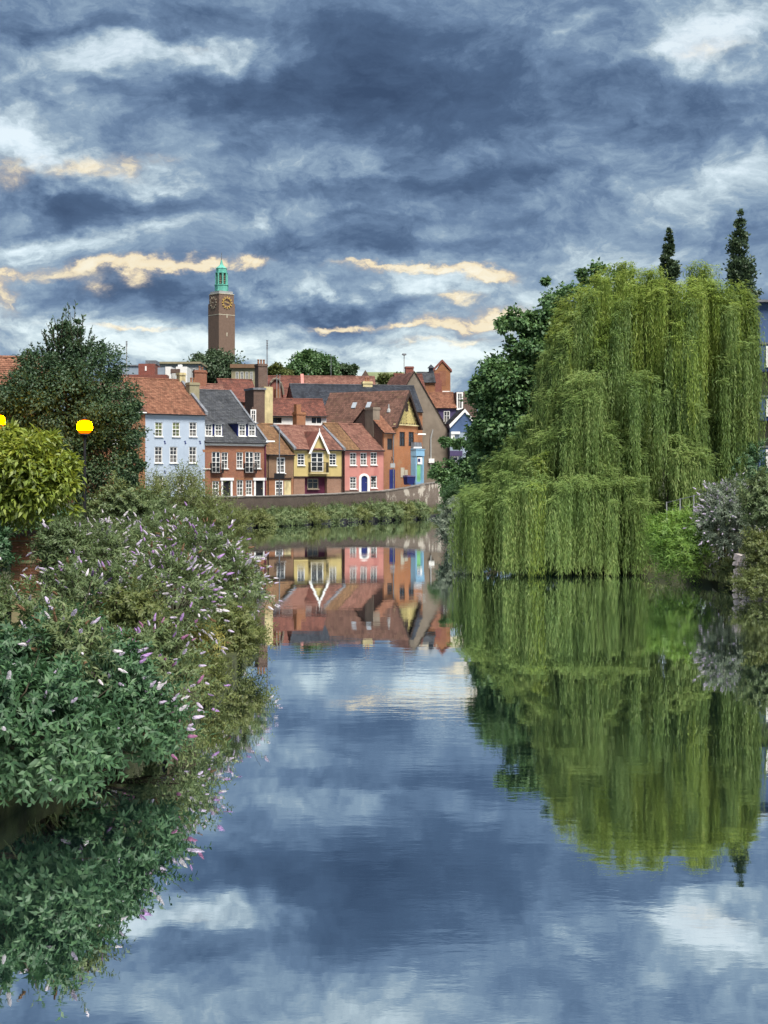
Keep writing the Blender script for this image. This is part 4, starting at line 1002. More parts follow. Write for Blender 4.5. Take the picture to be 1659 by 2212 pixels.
# tall brown house end with cream flank and big stack
h = House('brown_stack_house', 'tall brown brick house end with cream flank and dark chimney stack behind the brown cottage', 548, 184, math.radians(24), px1=572, zb=2.6)
z1 = h.z(842)
h.walls(M['brickdark'], 3.2, 0, z1, ())
mb = MB(); mb.box(h.W + .002, h.W + 1.1, .2, 3.1, 0, z1 + .4); h.part('cream_flank', mb, M['cream'])
mb = MB(); mb.box(-.1, h.W + .15, -.15, 3.35, z1, z1 + .25); h.part('lead_cap', mb, M['lead'])
h.chimney(h.u(564, 1.6), 1.6, z1 + .2, h.z(786, h.W / 2, 1.6), 1.15, 1.3, 'brickdark', 3)
u = .1; h.window(h.u(544.5), h.z(913, 0), h.z(885, 0), .7, 'cross', v=-.5, frame=.14)
mb = MB(); mb.box(h.u(541.5), h.u(548), -.43, 1.2, 0, h.z(880)); h.part('lean_to', mb, M['brickdark'])
h = House('hipped_house', 'dark red hipped roof house behind the brick terrace roof', 486, 197, math.radians(20), px1=560, zb=2.6)
ze = h.z(868); vr = 4; zr = h.z(822, h.W / 2, vr)
h.walls(M['brick'], 8, 0, ze, (), (vr, zr)); h.roof('darktile', 0, vr, 8, ze, zr)
h.chimney(h.u(437, vr), vr, ze - 4, h.z(803, 0, vr), 1.0, .9, 'brick', 1)
# low red roof just behind the terrace ridge
h = House('low_red_roof_house', 'low house showing only its red tiled ridge behind the slate terrace roof', 415, 192, math.radians(20), px1=492, zb=2.6)
ze = h.z(862); zr = h.z(832, h.W / 2, 3.2)
h.walls(M['brick'], 6.4, 0, ze, (), (3.2, zr)); h.roof('pantile2', 0, 3.2, 6.4, ze, zr)
h.chimney(h.u(431, 3.2), 3.2, ze, h.z(800, h.W / 3, 3.2), 1.5, 1.0, 'brick', 1)
# long dark red roof
h = House('long_red_hall', 'long hall with faded red ribbed roof below the distant trees', 578, 222, math.radians(4), px1=815, zb=4)
ze = h.z(872); vr = 7; zr = h.z(815, h.W / 2, vr)
us = h.u(650)
h.walls(M['brickred2'], 14, 0, ze, (), (vr, zr))
h.roof('darktile', 0, vr, 14, ze, zr, 0, us, verge=.1); h.roof('pantile2', 0, vr, 14, ze + .004, zr + .004, us + .3, h.W, verge=.1)
mb = MB(); mb.hexa([(us + .05, -.4, ze - .4), (us + .5, -.4, ze - .4), (us + .5, vr, zr), (us + .05, vr, zr)], [(us + .05, -.4, ze + .1), (us + .5, -.4, ze + .1), (us + .5, vr, zr + .5), (us + .05, vr, zr + .5)]); h.part('fire_wall', mb, M['pink'])
h = House('round_gable_house', 'little house with a curved brick gable behind the brown chimney stack', 578, 205, math.radians(20), px1=612, zb=2.6)
zt, zs = h.z(818), h.z(866); u1 = h.W
pts = [(0, 0, 0), (u1, 0, 0), (u1, 0, zs)] + [(u1 * (.5 + .5 * math.cos(a)), 0, zs + (zt - zs) * math.sin(a) ** .8) for a in np.linspace(.2, math.pi - .2, 9)] + [(0, 0, zs)]
mb = MB(); mb.prism(pts, (0, 5, 0)); h.part('wall', mb, M['brickred2'])
pts2 = [(x, y - .1, z + .02) for x, y, z in pts[3:12]]
mb = MB(); mb.tube([(x, -.12, z) for x, _, z in pts[3:12]], .17, 6); h.part('gable_coping', mb, M['greyrender'])
mb = MB(); mb.box(u1 * .45, u1 * .75, -.5, 0, zs - 1, zs + 1.6); h.part('flue', mb, M['brickorange'])
mb = MB(); mb.box(u1 * .3, u1 * .9, -.4, -.01, zs - 3.2, zs - .2); h.part('grey_panel', mb, M['lead'])

# ------------- far buildings on the rising ground
def block(name, label, px0, px1, py0, Y, D, mat, zb=None, ang=0.0, cat='building'):
    zb = zb if zb is not None else float(ground_z(np.array([xat(px0, Y)]), np.array([Y]))[0]) - .5
    h = House(name, label, px0, Y, ang, px1=px1, zb=zb, cat=cat); z1 = h.z(py0)
    return h, z1
def fwin(h, z0, z1, n, mat='glassdark', u0=None, u1=None):
    u0 = .8 if u0 is None else u0; u1 = h.W - .8 if u1 is None else u1
    for i in range(n):
        u = u0 + (u1 - u0) * (i + .5) / n; h.window(u, z0, z1, min(1.4, (u1 - u0) / n * .6), 'cross', gmat=mat, v=-.075, sill=False)
h, z1 = block('grey_flat_building', 'grey clad flat roofed building far left of the clock tower', 246, 300, 791, 330, 14, 'metalclad')
h.walls(M['metalclad'], 14, 0, z1); mb = MB(); mb.box(-.2, h.W + .2, -.2, 14.2, z1, z1 + .3); h.part('roof', mb, M['lead'])
h, z1 = block('brick_stair_tower', 'dark brick block with a grey roof box left of the white plant rooms', 299, 334.5, 785.5, 322, 8, 'brickred2')
h.walls(M['brickred2'], 8, 0, z1); mb = MB(); mb.box(h.W * .38, h.W + .1, 1, 6, z1, h.z(777.5)); h.part('roof_box', mb, M['lead'])
mb = MB(); mb.box(h.W * .4, h.W * .5, -.1, -.01, h.z(801), h.z(791)); h.part('window', mb, M['white'])
mb = MB(); mb.box(-3, h.W + 3, -4, -.1, 0, h.z(812)); h.part('brick_annexe', mb, M['brickred2'])
h, z1 = block('plant_room', 'pale grey and white plant rooms on the flat roof between brick block and tree', 336, 404, 795, 326, 8, 'white')
for (a, b, t, m_) in ((336, 356, 794, 'metalclad'), (357, 370, 792, 'white'), (380, 404, 792, 'white')):
    mb = MB(); mb.box(h.u(a), h.u(b), 0, 7, 0, h.z(t)); h.part('plant_box', mb, M[m_])
for px in (374, 384):
    mb = MB(); mb.box(h.u(px) - .5, h.u(px) + .5, -.1, 0.5, h.z(806), h.z(797)); h.part('vent_louvre', mb, M['brickdark'])
mb = MB(); mb.tube([(h.u(387.5), 1, h.z(793)), (h.u(387.5), 1, h.z(787))], .5, 8); h.part('flue', mb, M['white'])
h, z1 = block('long_grey_building', 'long low grey flat roofed building behind the white plant rooms', 330, 432, 786, 380, 15, 'concrete')
h.walls(M['concrete'], 15, 0, z1); mb = MB(); mb.box(-.3, h.W + .3, -.6, 15.3, z1, z1 + .5); h.part('roof', mb, M['olive'])
fwin(h, z1 - 2.6, z1 - 1.2, 8)
h, z1 = block('tan_building', 'tan brick flat roofed building right of the tree below the clock tower', 500, 566, 795, 360, 12, 'palebrick')
h.walls(M['palebrick'], 12, 0, z1); mb = MB(); mb.box(-.3, h.W + .3, -.5, 12.3, z1, z1 + .9); h.part('roof', mb, M['brickbrown'])
fwin(h, z1 - 2.8, z1 - .9, 5, 'glass')
h, z1 = block('green_roofed_hall', 'long far hall with a faded green roof above the slate hall', 790, 905, 806, 360, 20, 'olive')
h.walls(M['olive'], 20, 0, z1 - 1.5); mb = MB(); mb.hexa([(-.3, -.3, z1 - 1.6), (h.W + .3, -.3, z1 - 1.6), (h.W + .3, 12, z1 + .9), (-.3, 12, z1 + .9)], [(-.3, -.3, z1 - 1.4), (h.W + .3, -.3, z1 - 1.4), (h.W + .3, 12, z1 + 1.1), (-.3, 12, z1 + 1.1)]); h.part('roof', mb, M['greenroof'])
mb = MB(); mb.prism([(h.u(778), 2, z1 - 3), (h.u(800), 2, z1 - 3), (h.u(800), 2, z1 - 1), (h.u(789), 2, z1 + .9), (h.u(778), 2, z1 - 1)], (0, 6, 0)); h.part('gable_annexe', mb, M['brickdark'])
h = House('orange_roof_house', 'orange pantiled house at the far left behind the dark leafy tree', -60, 118, math.radians(10), px1=105, zb=1.2)
ze = h.z(830); vr = 3.4; zr = h.z(775, h.W * .6, vr)
h.walls(M['brickorange'], 6.8, 0, ze, (), (vr, zr)); h.roof('pantile', 0, vr, 6.8, ze, zr)
mb = MB(); mb.box(0, h.W, -.08, 0, ze - .5, ze - .2); h.part('eaves_board', mb, M['white'])

# thin masts
for (px, y0, y1, Y, r, lab) in ((273.5, 737, 800, 310, .1, 'thin grey aerial mast over the grey flat building left of the tower'), (577, 735, 790, 186, .06, 'thin dark aerial mast behind the dark chimney stack'),
                               (873, 768, 806, 232, .06, 'thin grey mast with a lamp head beside the plum brick chimney'), (598, 812, 862, 204, .04, 'slim pale flue pole over the curved brick gable'), (604.5, 812, 862, 204, .04, 'slim pale flue pole right beside its twin over the curved gable'), (715, 765, 812, 300, .06, 'thin aerial mast rising from the distant green trees')):
    p = at(px, y1, Y); o = empty('mast', p, 0, lab, 'mast'); hh = zat(y0, Y) - p.z
    mb = MB(); mb.tube([(0, 0, -3), (0, 0, hh)], r, 6); mb.build('pole', M['concrete'] if 'pale' in lab or 'grey' in lab else M['lead'], o)
    mb = MB()
    if 'lamp' in lab: mb.lathe([(.1, 0), (.4, .1), (.3, .3)], 8, (0, 0, hh))
    elif 'pale' in lab: mb.lathe([(r, 0), (r * 2, .05), (r * 2, .12), (.01, .2)], 6, (0, 0, hh))
    else:
        for q in range(4): mb.box(-.5 + q * .08, .5 - q * .08, -.02, .02, hh - 1.2 - q * .5 , hh - 1.16 - q * .5) if 'tree' in lab else mb.box(-r * 2, r * 2, -r, r, hh - .3 * q - .1, hh - .3 * q)
    mb.build('head', M['lead'], o)

# ------------- clock tower
YT = 700.0; S_ = 8.75; phi = math.radians(40)
cx = xat(478.5, YT)
tw = empty('clock_tower', (cx, YT, 20), 0, 'tall brown brick clock tower with green copper lantern and gilt clocks', 'tower')
tr = empty('tmp', (0, 0, 0)); bpy.data.objects.remove(tr)
tw.rotation_euler = (0, 0, phi); zb = 20
Z = lambda py: zat(py, YT) - zb
hw = S_ / 2
mb = MB(); mb.box(-hw, hw, -hw, hw, 0, Z(657)); mb.box(-hw + .35, hw - .35, -hw + .35, hw - .35, Z(657), Z(637.5)); mb.build('shaft', M['bricktower'], tw)
mb = MB(); mb.box(-hw - .05, hw + .05, -hw - .05, hw + .05, Z(682.5), Z(681)); mb.box(-hw + .2, hw - .2, -hw + .2, hw - .2, Z(637.5), Z(636)); mb.build('stone_band', M['stone'], tw)
mb = MB()
a = hw - .7
for (x0, x1, y0, y1) in ((-a, a, -a, -a + .3), (-a, a, a - .3, a), (-a, -a + .3, -a + .3, a - .3), (a - .3, a, -a + .3, a - .3)): mb.box(x0, x1, y0, y1, Z(636), Z(630.5))
mb.build('parapet', M['concrete'], tw)
z0 = Z(636)
mb = MB(); r = 3.15
mb.lathe([(r, z0), (r, Z(617.5)), (r + .2, Z(617)), (r + .2, Z(615.5)), (r - .25, Z(615))], 8); mb.build('lantern_base', M['copper'], tw)
mb = MB(); mb.lathe([(1.9, Z(615)), (1.9, Z(591))], 8); mb.build('lantern_core', M['glassdark'], tw)
for q in range(8):
    an = math.pi * (q + .5) / 4; mb = MB(); x, y = 2.55 * math.cos(an), 2.55 * math.sin(an)
    mb.tube([(x, y, Z(615)), (x, y, Z(591))], .42, 6); mb.build('lantern_column', M['copper'], tw)
for q in range(8):
    an = math.pi * q / 4; c, s_ = math.cos(an), math.sin(an); mb = MB()
    for dz in range(5):
        zz = Z(612) + (Z(593) - Z(612)) * dz / 4
        mb.tube([(2.2 * c - .7 * s_, 2.2 * s_ + .7 * c, zz), (2.2 * c + .7 * s_, 2.2 * s_ - .7 * c, zz)], .08, 5)
    mb.tube([(2.2 * c, 2.2 * s_, Z(614)), (2.2 * c, 2.2 * s_, Z(591))], .08, 5); mb.build('lantern_grille', M['greygilt'], tw)
mb = MB(); mb.lathe([(2.9, Z(591)), (2.95, Z(589.5)), (2.55, Z(589)), (2.45, Z(581)), (2.6, Z(580.5)), (2.5, Z(579)), (1.6, Z(576)), (.8, Z(572)), (.45, Z(566)), (.3, Z(562))], 8); mb.build('lantern_roof', M['copper'], tw)
mb = MB(); mb.tube([(0, 0, Z(562)), (0, 0, Z(545.5))], [.22, .12], 6); mb.build('flagpole', M['lead'], tw)
def clock(ax, mat, handmat):
    """gilt ring of twelve batons with hands, on the face pointing along -ax"""
    R_ = 2.55; zc = Z(655.5) ; o_ = hw + .06
    mb = MB()
    def P(x, z, d): return (x, -o_ - d, zc + z) if ax == 'y' else (-o_ - d, -x, zc + z)
    def slab(pts, d0, d1):
        b = [P(x, z, d0) for x, z in pts]; t = [P(x, z, d1) for x, z in pts]; mb.hexa(b, t)
    for q in range(12):
        a = 2 * math.pi * q / 12; c, s_ = math.cos(a), math.sin(a)
        slab([(s_ * R_ * .78 - c * .22, c * R_ * .78 + s_ * .22), (s_ * R_ * .78 + c * .22, c * R_ * .78 - s_ * .22), (s_ * R_ * 1.12 + c * .26, c * R_ * 1.12 - s_ * .26), (s_ * R_ * 1.12 - c * .26, c * R_ * 1.12 + s_ * .26)], .05, .25)
    for q in range(24):
        a, b = 2 * math.pi * q / 24, 2 * math.pi * (q + 1) / 24
        slab([(math.sin(a) * R_ * .76, math.cos(a) * R_ * .76), (math.sin(b) * R_ * .76, math.cos(b) * R_ * .76), (math.sin(b) * R_ * .84, math.cos(b) * R_ * .84), (math.sin(a) * R_ * .84, math.cos(a) * R_ * .84)], 0, .15)
    d = mb.build('clock_dial', mat, tw)
    for (ang, L, w) in ((math.radians(-72), 2.4, .34), (math.radians(100), 1.25, .42)):
        mb = MB(); c, s_ = math.cos(ang), math.sin(ang)
        b = [(-c * w / 2, s_ * w / 2), (c * w / 2, -s_ * w / 2), (s_ * L + c * w / 4, c * L - s_ * w / 4), (s_ * L - c * w / 4, c * L + s_ * w / 4)]
        mb.hexa([P(x, z, .3) for x, z in b], [P(x, z, .42) for x, z in b]); mb.build('clock_hand', handmat, d)
clock('y', M['gold'], M['gold']); clock('x', M['greygilt'], M['greygilt'])  # second dial and hands in a duller, greyer gilt
for py in (684, 724):
    mb = MB(); mb.box(-.28, .28, -hw - .06, -hw, Z(py + 4), Z(py - 4)); mb.build('slit_window', M['stone'], tw)

# ------------------------------------------------------------------ vegetation
def unit(n):
    return nrm(R.normal(size=(n, 3)))

def crown_leaves(name, lobes, n, L, W, mat, ncl=26, rc=0.28, inner=0.45, up=0.5, droop=0.35, parent=None, origin=(0, 0, 0)):
    """lobes: (x,y,z,rx,ry,rz); leaves gathered in clumps set about the lobes' outsides"""
    lobes = np.array(lobes, float); vol = (lobes[:, 3] * lobes[:, 5]) ** 1.0; pr = vol / vol.sum()
    nc = ncl * len(lobes); li = R.choice(len(lobes), nc, p=pr); d = unit(nc); d[:, 2] = d[:, 2] * .9 + .12; d = nrm(d)
    rad = inner + (1 - inner) * R.random(nc) ** .55
    cen = lobes[li, :3] + d * lobes[li, 3:6] * rad[:, None]
    cs = (lobes[li, 3] * rc * R.uniform(.7, 1.35, nc))[:, None]
    per = n // nc + 1; idx = np.repeat(np.arange(nc), per)
    off = R.normal(size=(len(idx), 3)) * .55 * cs[idx]; off[:, 2] *= .75
    P = cen[idx] + off
    out = nrm(d[idx] * .7 + nrm(off) * .8)
    D = nrm(out + R.normal(size=P.shape) * .55 + np.array([0, 0, -droop])); N = nrm(out * .6 + R.normal(size=P.shape) * .5 + np.array([0, 0, up]))
    o = np.array(origin)
    me = leaf_mesh(name, P - o, D, N, L * R.uniform(.7, 1.3, len(P)), W * R.uniform(.7, 1.3, len(P)), mat)
    ob = put(name, me, parent); return ob, cen

def tree(name, label, Y, lobes_px, base, n, L, W, mat, ncl=26, rc=.3, group=None, trunk_r=.25, cat='tree', up=.5, droop=.3, depth=1.0, inner=.45, limbs=10, dys=None):
    """lobes_px: (px, py, rx px, ry px[, dy m]) at distance Y"""
    lob = []
    for q in lobes_px:
        y = Y + (q[4] if len(q) > 4 else 0.0); p = at(q[0], q[1], y); lob.append((p.x, p.y, p.z, q[2] * y / F, q[2] * y / F * depth, q[3] * y / F))
    bx, by = base; bz = float(ground_z(np.array([bx]), np.array([by]))[0]) - .2
    root = empty(name, (bx, by, bz), 0, label, cat, group)
    c, cen = crown_leaves('crown', lob, n, L, W, mat, ncl, rc, inner, up, droop, root, (bx, by, bz))
    top = max(l[2] for l in lob); cx = float(np.mean([l[0] for l in lob])); cy = float(np.mean([l[1] for l in lob]))
    mb = MB(); fork = Vector(((cx - bx) * .35, (cy - by) * .35, max(.6, (min(l[2] for l in lob) - bz) * .8)))
    tp = Vector((cx - bx, cy - by, (top - bz) * .92))
    mb.tube([(0, 0, 0), tuple(fork * .5 + Vector((.05, 0, 0))), tuple(fork), tuple(fork.lerp(tp, .5)), tuple(tp)], [trunk_r * 1.3, trunk_r, trunk_r * .85, trunk_r * .5, trunk_r * .12], 8)
    for k in R.choice(len(cen), min(limbs, len(cen)), replace=False):
        e = Vector(cen[k]) - Vector((bx, by, bz)); s0 = fork.lerp(tp, random.uniform(0, .5)); mid = s0.lerp(e, .5) + Vector((0, 0, .12 * (e - s0).length))
        mb.tube([tuple(s0), tuple(mid), tuple(e)], [trunk_r * .4, trunk_r * .22, trunk_r * .06], 5)
    mb.build('trunk', M['bark'], root, smooth=True)
    return root

# left dark tree behind the lamp
tree('leafy_tree', 'dark leafy tree with a sparse spiky top behind the lit lamp', 46,
     [(150, 860, 120, 90), (60, 880, 90, 80), (225, 880, 75, 90), (190, 790, 70, 60), (110, 810, 70, 60), (250, 960, 60, 90), (90, 980, 110, 90), (190, 1010, 110, 100), (270, 1040, 45, 70), (15, 940, 60, 120), (235, 830, 30, 40), (140, 775, 40, 50), (275, 910, 32, 60), (290, 1000, 24, 60), (150, 735, 34, 44), (128, 700, 14, 30), (172, 705, 12, 26), (30, 850, 70, 56)],
     (-9.2, 47), 72000, .095, .05, M['l_dark'], ncl=34, rc=.24, up=.55, inner=.4)
# its thin upright top shoots, one mesh under the same tree
lt = bpy.data.objects['leafy_tree']; mb = MB(); P, D, N = [], [], []
o0 = Vector(lt.location)
for i in range(70):
    px = R.normal(150, 34); top = 645 + abs(px - 140) * 1.15 + R.uniform(0, 85); b = at(150 + (px - 150) * .6, 800, 46); t = at(px + R.normal(0, 10), top, 46) + Vector((0, R.normal(0, .4), 0))
    m_ = b.lerp(t, .5) + Vector((R.normal(0, .08), 0, 0)); b.y += R.normal(0, .3)
    mb.tube([tuple(b - o0), tuple(m_ - o0), tuple(t - o0)], [.022, .014, .006], 4)
    for k in range(26):
        f = R.uniform(.35, 1.0) ; p = (b.lerp(m_, f * 2) if f < .5 else m_.lerp(t, f * 2 - 1)); P.append(p - o0); v = unit(1)[0]; D.append((v[0], v[1], abs(v[2]) + .35)); N.append(unit(1)[0])
mb.build('top_twigs', M['twig'], lt)['kind'] = 'stuff'
put('top_leaves', leaf_mesh('top_leaves', np.array([tuple(p) for p in P]), np.array(D), np.array(N), R.uniform(.08, .15, len(P)), R.uniform(.035, .065, len(P)), M['l_dark']), lt)['kind'] = 'stuff'

# dark sycamores on the right, behind the willow
tree('sycamore_tree', 'broad dark green sycamore left of and behind the willow', 90,
     [(1150, 765, 60, 62), (1118, 830, 74, 70), (1180, 725, 44, 54), (1080, 850, 56, 46), (1042, 845, 26, 34), (1118, 690, 40, 24), (1092, 720, 26, 20), (1150, 900, 90, 80), (1095, 940, 70, 80), (1070, 1010, 46, 60), (1200, 800, 76, 100, 3), (1130, 1020, 76, 80), (1180, 980, 80, 100, 2), (1045, 1060, 30, 44), (1042, 915, 22, 22)],
     (8.8, 91), 74000, .25, .18, M['l_syc'], ncl=34, rc=.25, trunk_r=.45, up=.8, droop=.4, inner=.6)
tree('tall_sycamore_tree', 'tall dark tree whose open top breaks out left of the willow crown', 97,
     [(1232, 640, 54, 26), (1288, 594, 40, 22), (1198, 612, 28, 12), (1205, 664, 32, 12), (1250, 600, 20, 10), (1270, 690, 80, 50), (1340, 640, 60, 50), (1330, 780, 110, 110)],
     (13.5, 98), 24000, .25, .18, M['l_syc'], ncl=18, rc=.26, trunk_r=.4, up=.8, droop=.4, limbs=26)
tree('riverside_tree', 'dark leafy tree leaning over the far end of the patched river wall', 128,
     [(962, 955, 13, 9), (988, 957, 16, 9), (1012, 957, 18, 14), (1036, 975, 28, 40), (960, 1010, 24, 12), (946, 1028, 22, 16), (985, 1042, 34, 26), (1015, 1022, 30, 34), (1038, 930, 22, 40), (1000, 1065, 30, 24)],
     (12.0, 131), 20000, .25, .18, M['l_syc'], ncl=26, rc=.26, trunk_r=.3, up=.8, droop=.4, limbs=16)
# poplars
for (px, t0, hwid, bot, Y, lab) in ((1597, 468, 24, 720, 96, 'taller of the two columnar poplars behind the willow'), (1445, 512, 19, 720, 104, 'shorter columnar poplar showing above the middle of the willow crown')):
    lob = []
    for k in range(13):
        f = k / 12; y = t0 + (bot - t0) * f; w = hwid * min(1, .22 + 1.5 * f ** .9 if f < .5 else 1.0) * R.uniform(.8, 1.1); lob.append((px + R.normal(0, 2.5), y, w, 17))
    tree('poplar_tree', lab, Y, lob, (xat(px, Y), Y), 7000, .22, .15, M['l_far'], ncl=18, rc=.42, group='poplars behind the willow', trunk_r=.22, droop=-.6, limbs=6)
tree('slim_tree', 'slim half bare tree top beside the blue panelled flats', 92, [(1632, 625, 12, 22), (1640, 660, 16, 30), (1630, 700, 20, 40), (1650, 720, 24, 50)], (xat(1640, 92), 92), 2200, .2, .13, M['l_far'], ncl=10, rc=.45)
# far trees
tree('round_tree', 'dark round tree standing right below the clock tower', 400, [(465, 800, 52, 36), (435, 800, 26, 24), (500, 808, 28, 24), (470, 775, 24, 16), (415, 815, 16, 14), (430, 776, 9, 10), (520, 815, 14, 12)], (xat(465, 402), 402), 9000, .75, .5, M['l_far'], ncl=26, rc=.3, trunk_r=.6)
tree('spreading_tree', 'large spreading green tree on the skyline above the long red hall', 340, [(672, 790, 42, 24), (640, 802, 26, 16), (665, 770, 24, 10), (705, 795, 28, 20), (685, 778, 22, 14)], (xat(670, 342), 342), 8000, .65, .42, M['l_syc'], ncl=26, rc=.3, trunk_r=.5)
tree('skyline_tree', 'smaller olive green tree right of the large spreading skyline tree', 345, [(738, 800, 24, 15), (760, 802, 14, 12), (725, 806, 22, 14)], (xat(740, 346), 346), 4500, .6, .4, M['l_far'], ncl=22, rc=.32, trunk_r=.4)
tree('pale_tree', 'small pale green tree between the dark chimney stack and the spreading tree', 300, [(596, 802, 13, 16), (612, 808, 16, 12), (586, 806, 10, 14)], (xat(598, 300), 300), 2500, .5, .33, M['l_olive'], ncl=18, rc=.34, trunk_r=.3)
tree('hedge_tree', 'green bushy trees in front of the faded green roof', 300, [(838, 822, 18, 11), (860, 822, 20, 11), (876, 826, 12, 9)], (xat(856, 301), 301), 3800, .5, .33, M['l_olive'], ncl=20, rc=.34, trunk_r=.3)

# ------------- weeping willow
def willow():
    YW = 72.0
    bx, by = 12.4, 74.0; bz = .8; o = np.array([bx, by, bz])
    root = empty('weeping_willow', (bx, by, bz), 0, 'huge weeping willow trailing its green curtains into the river', 'tree')
    # px, py top, rx, rz (px), distance, hang min, hang max (px), bundles, share painted as lit
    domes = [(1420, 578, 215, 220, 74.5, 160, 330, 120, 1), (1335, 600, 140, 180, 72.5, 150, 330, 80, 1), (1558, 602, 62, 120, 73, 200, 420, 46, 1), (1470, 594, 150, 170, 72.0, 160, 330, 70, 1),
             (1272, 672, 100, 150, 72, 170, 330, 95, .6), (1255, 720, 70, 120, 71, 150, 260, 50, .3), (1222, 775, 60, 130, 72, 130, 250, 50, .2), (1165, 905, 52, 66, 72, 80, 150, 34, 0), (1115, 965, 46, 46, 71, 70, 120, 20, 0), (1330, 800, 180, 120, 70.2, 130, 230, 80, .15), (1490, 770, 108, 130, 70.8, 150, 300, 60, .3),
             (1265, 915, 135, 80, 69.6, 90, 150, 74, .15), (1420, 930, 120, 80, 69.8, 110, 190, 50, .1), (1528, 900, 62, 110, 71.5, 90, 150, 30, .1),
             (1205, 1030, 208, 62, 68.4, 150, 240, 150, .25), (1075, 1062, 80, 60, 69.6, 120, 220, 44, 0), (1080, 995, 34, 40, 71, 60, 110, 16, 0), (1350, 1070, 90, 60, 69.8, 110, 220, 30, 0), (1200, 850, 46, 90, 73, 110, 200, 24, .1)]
    PP = [[], []]; DD = [[], []]; NN = [[], []]
    twigs = MB()
    for (px, pt_, rx, rz, Yc, h0, h1, nb, lit_share) in domes:
        m = Yc / F; rxm, rzm, rym = rx * m, rz * m, min(rx * m, 4.2) * .9
        c = at(px, pt_ + rz, Yc)
        nsup = max(4, int(nb * .62 / 5)); sup = []
        for q in range(nsup):
            th = R.uniform(0, 2 * math.pi); r = math.sqrt(R.uniform(0, 1.0))
            if R.random() < .68: th = R.uniform(math.pi * 1.0, math.pi * 2.0); r = R.uniform(.5, .98)
            sup.append((r * math.cos(th), r * math.sin(th), R.normal(0, .32), R.uniform(.7, 1.25), R.random()))
        for b in range(int(nb * .86)):
            sx, sy, dz, lf, lit_rnd = sup[b % nsup]; sg = .10
            if R.random() < .27:
                th = R.uniform(math.pi * .95, math.pi * 2.05); r = R.uniform(.35, 1.0); sx, sy, dz, lf, sg = r * math.cos(th), r * math.sin(th), 0, R.uniform(.8, 1.1), 0
            ux, uy = sx + R.normal(0, .10) * (sg > 0), sy + R.normal(0, .10) * (sg > 0); r = min(1.0, math.hypot(ux, uy))
            uz = math.sqrt(max(0.0, 1 - r * r * .97))
            bc = np.array([c.x + rxm * ux, c.y + rym * uy, c.z + rzm * uz + dz + R.normal(0, .12)])
            ln = R.uniform(h0, h1) * m * lf; ns = int(R.integers(16, 30)); lit_tint = 1 if .65 * lit_rnd + .35 * R.random() < lit_share * (.3 + .7 * uz) else 0  # bundles near the dome tops take the painted-lit leaf colour
            endz = R.choice([0, 0, .1, .25, .45]); outw = np.array([ux, uy * .8, 0]) * .35; spread = R.uniform(.10, .24)
            for k in range(ns):
                st = bc + R.normal(0, spread, 3) * np.array([1, 1, .7]); L = ln * R.uniform(.6, 1.08); L = min(L, st[2] - R.uniform(.03, .3) - endz)
                if L < .4: continue
                step = .10; n = int(L / step); s = (np.arange(n) + R.random(n) * .8) / n
                arch = .34 * (1 - np.exp(-s * L / .5))
                q = st[None] + np.outer(arch, outw * 1.6) + np.stack([.045 * np.sin(s * 7 + k), .04 * np.cos(s * 6 + 2 * k), -s * L + .2 * np.sin(np.minimum(1, s * L / .6) * math.pi)], 1)
                q += R.normal(0, .012, q.shape)
                PP[lit_tint].append(q); d = np.stack([R.normal(0, .30, n), R.normal(0, .30, n), np.full(n, -1.0)], 1); d[s * L < .35] += np.array([outw[0] * 2, outw[1] * 2, .9]); DD[lit_tint].append(d)
                nv = np.array([ux * .7, uy * .7 - .2, .3]) + R.normal(0, .34, 3); nn = nv[None] + R.normal(0, .22, (n, 3)); nn[s * L < .5, 2] += 1.0; NN[lit_tint].append(nn)
    for k, (nm, mt) in enumerate((('crown', 'l_will'), ('painted_lit_crown', 'l_will_lit'))):
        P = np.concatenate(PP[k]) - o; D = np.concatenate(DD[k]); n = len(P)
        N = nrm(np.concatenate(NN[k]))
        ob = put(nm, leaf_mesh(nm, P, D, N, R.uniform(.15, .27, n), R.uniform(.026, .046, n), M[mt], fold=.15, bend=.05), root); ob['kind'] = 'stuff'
        print('willow leaves', n)
    mb = MB(); fk = Vector((.3, 0, 3.2))
    mb.tube([(0, 0, -.5), (.1, 0, 1.2), tuple(fk)], [.75, .6, .55], 10)
    for (px, py, Yc) in ((1420, 640, 74.5), (1300, 690, 73), (1560, 660, 73.5), (1490, 650, 73), (1230, 830, 73), (1150, 950, 72.5), (1340, 850, 72), (1500, 840, 72.5), (1200, 1060, 70.5), (1300, 960, 71.5)):
        e = at(px, py, Yc) - Vector((bx, by, bz)); md = fk.lerp(e, .45) + Vector((0, 0, .35 * abs(e.x) ** .5))
        mb.tube([tuple(fk), tuple(fk.lerp(md, .5) + Vector((0, 0, .15))), tuple(md), tuple(e)], [.3, .24, .17, .04], 7)
    mb.build('trunk', M['bark'], root, smooth=True)
willow()

# ------------- shrubs built shoot by shoot
def spike_mesh(mat, seed):
    rr = random.Random(seed); mb = MB(); n = 6; rings = 6
    prof = [(.012, 0), (.032, .03), (.036, .075), (.028, .13), (.018, .18), (.004, .225)]
    for k, (r, z) in enumerate(prof):
        for q in range(n):
            a = 2 * math.pi * (q + .5 * (k % 2)) / n; j = rr.uniform(.75, 1.3); mb.v.append((r * j * math.cos(a) + .0, r * j * math.sin(a), z + rr.uniform(-.008, .008)))
    for k in range(rings - 1):
        for q in range(n):
            a = k * n + q; b = k * n + (q + 1) % n; mb.f.append((a, b, b + n, a + n)); mb.mi.append(0)
    return mb.mesh('flower_spike', M[mat])
SPK = {m_: [spike_mesh(m_, i) for i in range(2)] for m_ in ('lilac', 'mauve', 'whitefl', 'magenta', 'spent')}

